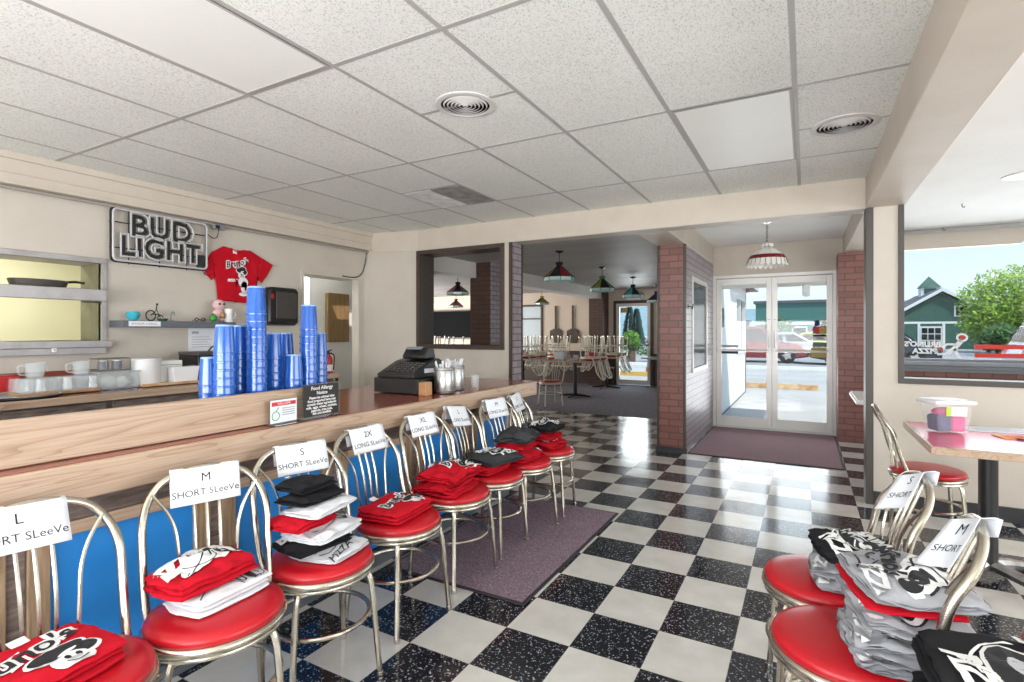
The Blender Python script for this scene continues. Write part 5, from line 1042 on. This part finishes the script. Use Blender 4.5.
# ------------------------------------------------------------------ window and door lettering
GY = 7.952
t = thing('window_lettering', "white BRUNO'S PIZZA lettering painted on the front window, read from outside", 'sign', (1.22, GY, 1.15)); b = MB(); put_text(b, "BRUNO'S", lambda a, c, e: (-a, -.002, c+.038), .085, off=.004); b.build('upper_word', 'whitepaintline', t, smooth=False); b = MB(); put_text(b, 'PIZZA', lambda a, c, e: (-a+.02, -.002, c-.045), .085, off=.004); b.build('lower_word', 'whitepaintline', t, smooth=False)
t = thing('window_emblem', 'white running figure emblem with a round head painted on the front window', 'sign', (1.55, GY, 1.17)); b = MB()
def flat(pts, w): 
    P = [Vector((p[0], 0, p[1])) for p in pts]; vs = []
    for i, p in enumerate(P):
        d = (P[min(i+1, len(P)-1)]-P[max(i-1, 0)]).normalized(); q = Vector((-d.z, 0, d.x))*w/2; vs += [(p+q+Vector((0, -.002, 0)))[:], (p-q+Vector((0, -.002, 0)))[:]]
    b.add(vs, [(2*i, 2*i+1, 2*i+3, 2*i+2) for i in range(len(P)-1)])
flat([(.04+.045*math.cos(q), .10+.04*math.sin(q)) for q in [2*PI*k/18 for k in range(19)]], .022); flat([(.03, .06), (-.03, -.03), (-.10, -.09)], .05); flat([(-.03, -.03), (.0, -.11), (.03, -.16)], .03); flat([(-.10, -.09), (-.18, -.10), (-.2, -.06)], .025); flat([(-.02, .02), (-.10, .02), (-.14, -.02)], .025); b.build('figure', 'whitepaintline', t, smooth=False)
b = MB(); b.lathe([(.022, 0), (0, .001)], 14); o = b.build('centre_spot', 'redstripe', t); o.rotation_euler = (PI/2, 0, 0); o.location = (.04, -.003, .10)
for z, l in ((1.165, 'upper'), (1.065, 'lower')):
    b = MB(); b.box(1.70, 3.6, GY-.004, GY, z-.025, z+.025); b.box(.72, .78, GY-.004, GY, z-.015, z+.03); tag(b.build('window_stripe', 'redstripe'), l+' red stripe painted across the front window', 'stripe', 'red stripes on the front window')
t = thing('door_sticker', 'stack of payment card decals on the right door glass', 'sticker', (.155, 8.012, 1.22)); 
def cardpiece(nm, m, z0, z1, x0=-.08, x1=.08): b = MB(); b.box(x0, x1, -.003, 0, z0, z1); return b.build(nm, m, t)
cardpiece('decal', 'navy', .20, .27, -.06, .0); cardpiece('decal', 'paper', .20, .27, .02, .07); cardpiece('decal', 'navy', .09, .19); cardpiece('decal', 'paper', .0, .08); cardpiece('decal', 'navy', .055, .08); cardpiece('decal', 'greenb', -.08, -.02); cardpiece('decal', 'ochre', -.22, -.09, -.10, .09)
b = MB(); b.lathe([(.045, 0), (0, .001)], 20, (-.03, 0, 0)); o = b.build('red_disc', 'redink', t); o.rotation_euler = (PI/2, 0, 0); o.location = (0, -.004, .14)
b = MB(); b.lathe([(.045, 0), (0, .001)], 20, (.035, 0, 0)); o = b.build('orange_disc', 'kerb', t); o.rotation_euler = (PI/2, 0, 0); o.location = (0, -.005, .14)
b = MB(); put_text(b, 'MasterCard', lambda a, c, e: (a, -.0075, c+.14), .028); put_text(b, 'VISA', lambda a, c, e: (a, -.0045, c+.03), .045, off=.001); b.build('lettering', 'pblack', t, smooth=False)
t = thing('door_sticker', 'grey and black strips stuck low on the left door glass', 'sticker', (-.93, 8.012, 1.1)); b = MB(); b.box(-.12, .10, -.003, 0, .02, .055); b.build('strip', 'greyink', t); b = MB(); b.box(-.12, .10, -.003, 0, -.07, -.03); b.build('strip', 'blacksoft', t)
t = thing('letter_box', 'dark narrow box on the white outside wall beyond the left door', 'box', (-1.2, 8.9, 1.55)); b = MB(); b.box(0, .06, -.10, .10, -.14, .16); b.build('box_body', 'darkgrey', t, .004); b = MB(); b.box(.06, .065, -.08, .08, .06, .09); b.build('slot', 'grey', t)
t = thing('pipe_hook', 'small dark hook on the entry side of the brick pillar', 'hook', (-1.157, 6.15, 1.62)); b = MB(); b.tube(bez([(0, 0, 0), (.03, 0, 0), (.05, 0, -.02), (.055, 0, .03)], 4), .006, 6); b.build('hook', 'black', t); b = MB(); b.box(0, .004, -.015, .015, -.03, .03); b.build('plate', 'black', t)
# ------------------------------------------------------------------ dining wing furniture
def dtable(x, y, label, w=.38, l=.38, m='darklam', rz=0):
    t = thing('dining_table', label, 'table', (x, y, .007), rz, 'pedestal tables in the dining wing'); b = MB(); b.box(-w, w, -l, l, .735, .757); b.build('tabletop', m, t, .003); b = MB()
    for a in ((-w-.012, -w, -l-.012, l+.012), (w, w+.012, -l-.012, l+.012), (-w, w, -l-.012, -l), (-w, w, l, l+.012)): b.box(*a, .72, .758)
    b.build('edge_band', 'oak', t); b = MB(); b.lathe([(.04, .03), (.04, .72)], 14); b.build('column', 'black', t); b = MB(); b.tube([(-.34, 0, .02), (0, 0, .045), (.34, 0, .02)], [.016, .03, .016], 6); b.tube([(0, -.34, .02), (0, 0, .045), (0, .34, .02)], [.016, .03, .016], 6); b.build('base', 'black', t)
GU = 'upturned chairs stored on the dining tables'
def up(x, y, rz, label): chair(x, y, rz, label, GU, z=.767+.479, flip=True)
dtable(-4.15, 10.15, 'dining table with a white tub and red pot on its top', .55, .38)
dtable(-4.14, 12.05, 'dining table with upturned chairs in front of the back door', .38, .38)
dtable(-5.55, 10.5, 'dining table crowded with upturned chairs left of the near one', .38, .45); dtable(-6.7, 11.4, 'dining table crowded with upturned chairs by the far window', .38, .45); dtable(-7.6, 9.4, 'dining table with upturned chairs seen through the wall opening', .38, .45); dtable(-5.6, 12.0, 'dining table with upturned chairs below the hung pizza peels', .38, .38); dtable(-6.4, 8.4, 'dining table with upturned chairs just behind the wall opening', .45, .38)
def ring_up(cx, cy, spots, l):
    for dx, dy, a in spots: up(cx+dx, cy+dy, a, l)
# for a flipped chair the back lies at local -X rotated by rz (flip about X keeps X)
ring_up(-4.14, 12.05, [(.245, .2, PI), (.245, -.2, PI), (-.245, .2, 0), (-.245, -.2, 0)], 'upturned red seated chair on the table in front of the back door')
ring_up(-4.15, 10.15, [(.405, .205, PI), (.405, -.205, PI), (-.405, .0, 0)], 'upturned chair hanging off the right end of the near dining table')
ring_up(-5.55, 10.5, [(.245, .23, PI), (.245, -.22, PI), (-.245, .23, 0), (-.245, -.22, 0)], 'upturned chair on the table left of the near dining table')
ring_up(-6.7, 11.4, [(.245, .23, PI), (.245, -.22, PI), (-.245, .23, 0), (-.245, -.22, 0)], 'upturned red seated chair on the table by the far window')
ring_up(-5.6, 12.0, [(.245, .2, PI), (.245, -.2, PI), (-.245, .2, 0), (-.245, -.2, 0)], 'upturned chair on the table below the pizza peels')
ring_up(-7.6, 9.4, [(.245, .23, PI), (.245, -.22, PI), (-.245, .23, 0), (-.245, -.22, 0)], 'upturned chair on the far table seen through the wall opening')
ring_up(-6.4, 8.4, [(.23, .245, -H), (-.22, .245, -H), (.23, -.245, H), (-.22, -.245, H)], 'upturned chair just behind the wall opening')
chair(-4.0, 8.62, 2.4, 'red seated metal chair standing upright alone in the dining wing', 'upright chair in the dining wing', z=.007)
t = thing('white_tub', 'white square tub on the near dining table', 'tub', (-4.38, 9.95, .767)); b = MB(); b.box(-.1, .1, -.1, .1, 0, .15); b.build('tub_body', 'paper', t, .008); b = MB(); b.box(-.108, .108, -.108, .108, .15, .168); b.build('lid', 'paper', t, .006)
t = thing('red_pot', 'red round pot on the dining table beside the white tub', 'pot', (-3.86, 10.38, .767)); b = MB(); b.lathe([(0, 0), (.075, 0), (.09, .14), (.083, .14), (.07, .01), (0, .01)], 18); b.build('pot_body', 'redplain', t); b = MB(); b.tube([(.088*math.cos(2*PI*k/18), .088*math.sin(2*PI*k/18), .14) for k in range(18)], .006, 6, True); b.build('rim', 'redplain', t)
t = thing('napkin_holder', 'small white napkin holder on the near dining table', 'holder', (-4.05, 9.95, .767)); b = MB(); b.box(-.05, .05, -.04, .04, 0, .01); b.box(-.05, .05, -.04, -.035, .01, .09); b.box(-.05, .05, .035, .04, .01, .09); b.build('holder_body', 'steel', t); b = MB(); b.box(-.045, .045, -.03, .03, .011, .1); b.build('napkins', 'paper', t)
for x, l in ((-5.86, 'left wooden pizza peel hung on the dining wall'), (-5.37, 'right wooden pizza peel hung on the dining wall')):
    t = thing('pizza_peel', l, 'peel', (x, 12.985, 1.235), 0, 'wooden pizza peels on the wall'); b = MB(); b.prism([(-.17, .13), (-.17, -.08), (-.10, -.19), (.10, -.19), (.17, -.08), (.17, .13), (.05, .19), (-.05, .19)], lambda a, c, h: (a, h, c), -.03, -.01); b.build('blade', 'peel', t, .006); b = MB(); b.box(-.022, .022, -.035, -.005, .17, .80); b.build('handle', 'darkbrown', t, .004)
t = thing('exit_sign', 'small EXIT sign above the dining back door', 'sign', (-3.75, 12.97, 2.23)); b = MB(); b.box(-.17, .17, -.04, .02, -.09, .09); b.build('housing', 'paper', t, .006); b = MB(); put_text(b, 'EXIT', lambda a, c, e: (a, -.042, c), .15, off=.004); b.build('lettering', 'pblack', t, smooth=False)
t = thing('booth_table', 'grey topped booth table half behind the brick pillar', 'table', (-2.8, 12.2, .007)); b = MB(); b.box(-.45, .9, -.35, .35, .73, .755); b.build('tabletop', 'shelfgrey', t, .004); b = MB(); b.box(-.46, .91, -.36, .36, .722, .735); b.build('edge', 'alu', t); b = MB(); b.box(.0, .06, -.3, .3, 0, .722); b.build('support', 'wainscot', t)
t = thing('television', 'large dark television on the far dining wall', 'television', (-9.45, 12.95, 1.6)); b = MB(); b.box(-1.1, 1.0, -.06, .02, -.46, .38); b.build('casing', 'black', t, .01); b = MB(); b.box(-1.07, .97, -.064, -.06, -.43, .35); b.build('screen', 'tvscreen', t)
# ------------------------------------------------------------------ outside things
def car(x, y, rz, paint, label, suv=False, s=1):
    t = thing('car', label, 'car', (x, y, -.05), rz); L, Wd = 2.2, .88; h1, h2 = (.95, 1.65) if suv else (.82, 1.38)
    body = [(-L, .3), (-L, .62), (-L+.15, h1-.06), (-L*.55, h1), (L*.45, h1), (L*.85, h1-.12), (L, .6), (L, .3), (L*.8, .22), (-L*.8, .22)]
    b = MB(); b.prism(body, lambda a, c, h: (a, h, c), -Wd, Wd); b.build('body', paint, t, .06)
    top = [(-L*(.93 if suv else .72), h1-.02), (-L*(.8 if suv else .45), h2-.05), (-L*.2, h2), (L*.12, h2-.04), (L*.5, h1-.02)]
    b = MB(); b.prism(top, lambda a, c, h: (a, h*(1 if c < h1 else .84), c), -Wd*.93, Wd*.93); cbn = b.build('cabin', paint, t, .04)
    cx, cz = sum(p[0] for p in top)/5, h1+.04
    for lo, hi in ((0, .46), (.54, 1)):
        win = [(top[0][0]+.22+(top[4][0]-.25-top[0][0]-.22)*lo, cz), (top[0][0]+.22+(top[4][0]-.25-top[0][0]-.22)*hi, cz), (top[1][0]+.12+(top[3][0]-.05-top[1][0]-.12)*hi, h2-.13), (top[1][0]+.12+(top[3][0]-.05-top[1][0]-.12)*lo, h2-.13)]
        for sd in (-1, 1): b = MB(); b.prism(win, lambda a, c, h: (a, sd*(Wd*(.93-.15*(c-h1)/(h2-h1))+h), c), -.02, .022); b.build('side_window', 'darkglass', cbn)
    for q0, q1 in ((top[0], top[1]), (top[4], top[3])):
        b = MB(); dx = -.02 if q0 is top[0] else .02; b.add([(q0[0]+(q1[0]-q0[0])*k+dx, sd*Wd*(.84-.1*k), q0[1]+(q1[1]-q0[1])*k+.015) for k, sd in ((.15, -1), (.15, 1), (.9, 1), (.9, -1))], [(0, 1, 2, 3)]); w_ = b.build('windscreen', 'darkglass', cbn); w_.modifiers.new('thickness', 'SOLIDIFY').thickness = .02
    b = MB(); b.prism([(-L*(.8 if suv else .46), h2-.06), (-L*.2, h2+.01), (L*.13, h2-.03), (L*.10, h2-.07), (-L*.2, h2-.04)], lambda a, c, h: (a, h, c), -Wd*.80, Wd*.80); b.build('roof', paint, t, .02)
    for a in (-.62, .62):
        for sd in (-1, 1):
            b = MB(); ring_ = [(.34*math.cos(2*PI*k/20), .34*math.sin(2*PI*k/20)) for k in range(20)]; b.prism(ring_, lambda p, q, h: (a*L+p, h, .34+q), sd*(Wd-.2), sd*(Wd+.01)); w = b.build('wheel', 'tyre', t)
            b = MB(); b.prism([(.22*math.cos(2*PI*k/10)*(1 if k % 2 else .55), .22*math.sin(2*PI*k/10)*(1 if k % 2 else .55)) for k in range(10)], lambda p, q, h: (a*L+p, h, .34+q), sd*(Wd+.012), sd*(Wd+.02)); b.build('hubcap', 'chromelt', w)
    for sd in (-1, 1): b = MB(); b.box(L-.12, L+.01, sd*.72-.15, sd*.72+.15, .62, .76); b.build('headlamp', 'chromelt', t); b = MB(); b.box(-L-.01, -L+.1, sd*.72-.13, sd*.72+.13, .62, .80); b.build('tail_lamp', 'redplain', t)
car(-2.1, 27.2, .0, 'carred', 'dark red car parked across the lot, seen in the left door leaf', suv=True)
car(-.9, 34.5, .15, 'carsilver', 'silver car parked beyond the lot, seen in the right door leaf')
car(.7, 41, .1, 'caryellow', 'yellow green car behind the silver one, seen in the right door leaf')
car(2.35, 26.5, PI, 'cardark', 'dark blue car at the left edge of the front window')
car(8.4, 24.5, .12, 'carwhite', 'white car beyond the red stripes of the front window', suv=True)
t = thing('wheel_stop', 'worn orange wheel stop on the pavement outside the entry doors', 'wheel stop', (-.75, 14.3, -.03), -.03); b = MB(); b.prism([(-.1, 0), (.1, 0), (.07, .12), (-.07, .12)], lambda a, c, h: (h, a, c), -1.0, 1.0); b.build('bar', 'stop', t, .01)
for a in (-.6, .6): b = MB(); b.lathe([(.03, .12), (.03, .128), (0, .13)], 10, (a, 0, 0)); b.build('bolt', 'grey', t)
b = MB(); b.box(-6, -2.0, 16.2, 16.45, -.03, .10); tag(b.build('parking_kerb', 'kerb'), 'yellow painted kerb outside the dining back door', 'kerb')
t = thing('traffic_cone', 'orange traffic cone seen through the dining back door', 'cone', (-4.32, 16.8, -.03)); b = MB(); b.lathe([(.16, .03), (.04, .72), (0, .73)], 16); c = b.build('cone_body', 'coneo', t); b = MB(); b.lathe([(.125, .26), (.092, .44)], 16, cap=False); b.build('white_band', 'pwhite', c); b = MB(); b.box(-.2, .2, -.2, .2, 0, .03); b.build('base', 'coneo', t, .01)
def foliage(b, c, r, n, leaf, seed, sz=(1, 1, 1)):
    R_ = random.Random(seed)
    for i in range(n):
        d = Vector((R_.gauss(0, 1), R_.gauss(0, 1), R_.gauss(0, 1))).normalized(); q = r*(R_.random()**.35); lump = 1+.35*noise.noise(d*2.2+Vector((seed, 0, 0)))
        p = Vector(c)+Vector((d.x*q*sz[0], d.y*q*sz[1], d.z*q*sz[2]))*lump
        u = Vector((R_.gauss(0, 1), R_.gauss(0, 1), R_.gauss(0, 1))).normalized(); v = u.orthogonal().normalized(); s = leaf*R_.uniform(.6, 1.3)
        b.add([p-u*s, p+v*s*.5, p+u*s, p-v*s*.5], [(0, 1, 2, 3)])
def tree(x, y, h, r, m, label, seed, n=2600, leaf=.22, trunk=True, group=None, sz=(1, 1, .85), cone=False):
    t = thing('tree', label, 'tree', (x, y, -.05), 0, group); b = MB()
    if cone:
        R_ = random.Random(seed)
        for i in range(n): u = R_.random()**1.3; z = .5+u*(h-.5); q = 2*PI*R_.random(); rr_ = r*(1-u)*(.5+.5*R_.random())+.1; b_p = Vector((rr_*math.cos(q), rr_*math.sin(q), z)); d = Vector((math.cos(q), math.sin(q), -.5)).normalized(); v = d.orthogonal().normalized(); s = leaf*R_.uniform(.6, 1.3); b.add([b_p-d*s, b_p+v*s*.45, b_p+d*s, b_p-v*s*.45], [(0, 1, 2, 3)])
    else: foliage(b, (0, 0, h-r*.85), r, n, leaf, seed, sz); foliage(b, (r*.5, -.2*r, h-r*1.25), r*.6, n//3, leaf, seed+5, sz); foliage(b, (-r*.5, -.2*r, h-r*1.35), r*.6, n//3, leaf, seed+9, sz)
    b.build('crown', m, t, smooth=False)
    b = MB(); b.tube([(0, 0, 0), (.05, 0, h*.4), (0, .05, h*.75)], [.22, .16, .06], 8); b.build('trunk', 'bark', t)
    return t
tree(11.9, 46, 5.7, 2.8, 'leaf', 'bright green round tree beside the green gabled building', 1, 5200, .15); tree(18.3, 50, 7.3, 3.5, 'leaf', 'taller bright green tree at the right edge of the front window', 2, 5200, .17); tree(9.8, 40.5, 1.9, .9, 'leafdark', 'dark bush under the bright green tree', 3, 900, .14); tree(12.6, 38, 1.9, 1.5, 'leaf', 'low light green bush behind the white car', 4, 1200, .14)
b_ = tree(-7.05, 24.0, 1.35, .36, 'leafmid', 'round clipped green bush outside the dining back door', 5, 1800, .10, sz=(1, 1, 1)); tree(-6.0, 24.6, 1.3, .38, 'leafdark', 'darker bush right of the clipped one behind the cone', 6, 1400, .10)
for i, (x, y, h, l) in enumerate(((-13.6, 41, 3.3, 'leftmost'), (-12.6, 42.5, 3.6, 'second from left'), (-11.6, 41, 3.2, 'third from left'), (-10.1, 42.3, 3.6, 'rightmost'))): tree(x, y, h, .62, 'leafblue', l+' blue green conifer far outside the dining back door', 20+i, 2200, .13, cone=True, group='conifers beyond the dining back door')
tree(-8.5, 33, 1.7, 2.4, 'leafdark', 'long low hedge beyond the clipped bush', 31, 1600, .14, sz=(1.8, 1, .45)); tree(-2.3, 50, 2.6, 1.6, 'leafdark', 'dark shrub in front of the teal building, left door leaf', 33, 900, .16); tree(2.2, 52, 2.8, 1.5, 'leafdark', 'dark shrub in front of the teal building, right door leaf', 34, 900, .16)
# teal shop building across the street
t = thing('shop_building', 'long teal building with white band seen through the entry doors', 'building', (1.0, 58, -.05)); b = MB(); b.box(-5.4, 4.9, 0, 12, 0, 4.2); b.build('walls', 'teal', t); b = MB(); b.box(-5.6, 5.0, -.2, 12.2, 4.2, 4.45); b.build('parapet', 'roof', t); b = MB(); b.box(-5.5, 5.0, -.12, 0, 2.1, 2.35); b.build('white_band', 'trimwhite', t)
for x in (-4.6, -2.2, .8, 3.6): f = MB(); f.box(x, x+1.3, -.06, .02, .5, 1.9); w = f.build('window_frame', 'trimwhite', t); g = MB(); g.box(x+.1, x+1.2, -.07, -.05, .6, 1.8); g.build('pane', 'darkglass', w)
t = thing('house', 'small pale roofed building left of the teal one', 'building', (-9.0, 62, -.05)); b = MB(); b.box(-3.2, 3.0, 0, 8, 0, 2.6); b.build('walls', 'teal', t); b = MB(); b.prism([(-3.5, 2.5), (3.2, 2.5), (3.2, 2.75), (-.2, 4.0), (-3.5, 2.75)], lambda a, c, h: (a, h, c), -.3, 8.3); b.build('roof', 'trimwhite', t); b = MB(); b.box(.5, 1.6, -.05, .02, .8, 1.9); b.build('window', 'darkglass', t)
# green gabled barn shop
t = thing('barn_building', 'dark green gabled building with white trim and cupola', 'building', (9.7, 55, -.05)); t.scale = (.88, .88, .88); b = MB(); b.prism([(-3.6, 0), (3.6, 0), (3.6, 3.0), (0, 5.25), (-3.6, 3.0)], lambda a, c, h: (a, h, c), 0, 14); b.build('walls', 'barn', t)
b = MB(); b.prism([(-4.1, 2.85), (0, 5.42), (4.1, 2.85), (4.1, 3.1), (0, 5.7), (-4.1, 3.1)], lambda a, c, h: (a, h, c), -.35, 14.3); b.build('roof', 'roof', t)
b = MB(); b.prism([(-4.1, 2.78), (0, 5.36), (4.1, 2.78), (4.1, 3.08), (0, 5.68), (-4.1, 3.08)], lambda a, c, h: (a, h, c), -.45, -.35); b.box(-3.6, 3.6, -.06, 0, 2.35, 2.55); b.build('bargeboard', 'trimwhite', t)
for x in (-3.6, -1.8, 0.05, 3.4): b = MB(); b.box(x, x+.2, -.05, 0, 0, 2.4); b.build('trim_board', 'trimwhite', t)
f = MB(); f.box(.9, 2.2, -.1, 0, 3.0, 4.0); w = f.build('window_frame', 'trimwhite', t); g = MB(); g.box(1.02, 2.08, -.13, -.1, 3.12, 3.88); g.build('pane', 'darkglass', w)
f = MB(); f.box(-1.6, .0, -.1, 0, .1, 2.1); w = f.build('door_frame', 'trimwhite', t); g = MB()
for i in range(3):
    for j in range(3): g.box(-1.5+i*.5, -1.08+i*.5, -.13, -.1, .25+j*.6, .75+j*.6)
g.build('pane', 'darkglass', w)
b = MB(); b.box(-.75, .75, 5.2, 6.7, 4.8, 6.15); cu = b.build('cupola', 'trimwhite', t); b = MB(); b.box(-.5, .5, 5.17, 5.2, 5.45, 6.0); b.build('louvre', 'barn', cu); b = MB(); b.lathe([(1.25, 6.1), (1.2, 6.15), (.0, 7.3)], 4, (0, 5.95, 0), a0=PI/4); b.build('cupola_roof', 'barn', cu, smooth=False)
t = thing('street_pole', 'thin utility pole beyond the teal building', 'pole', (4.0, 72, -.05)); b = MB(); b.tube([(0, 0, 0), (0, 0, 8.4)], [.14, .1], 8); b.build('shaft', 'grey', t); b = MB(); b.box(-.6, .6, -.06, .06, 7.6, 7.75); b.build('crossarm', 'grey', t)
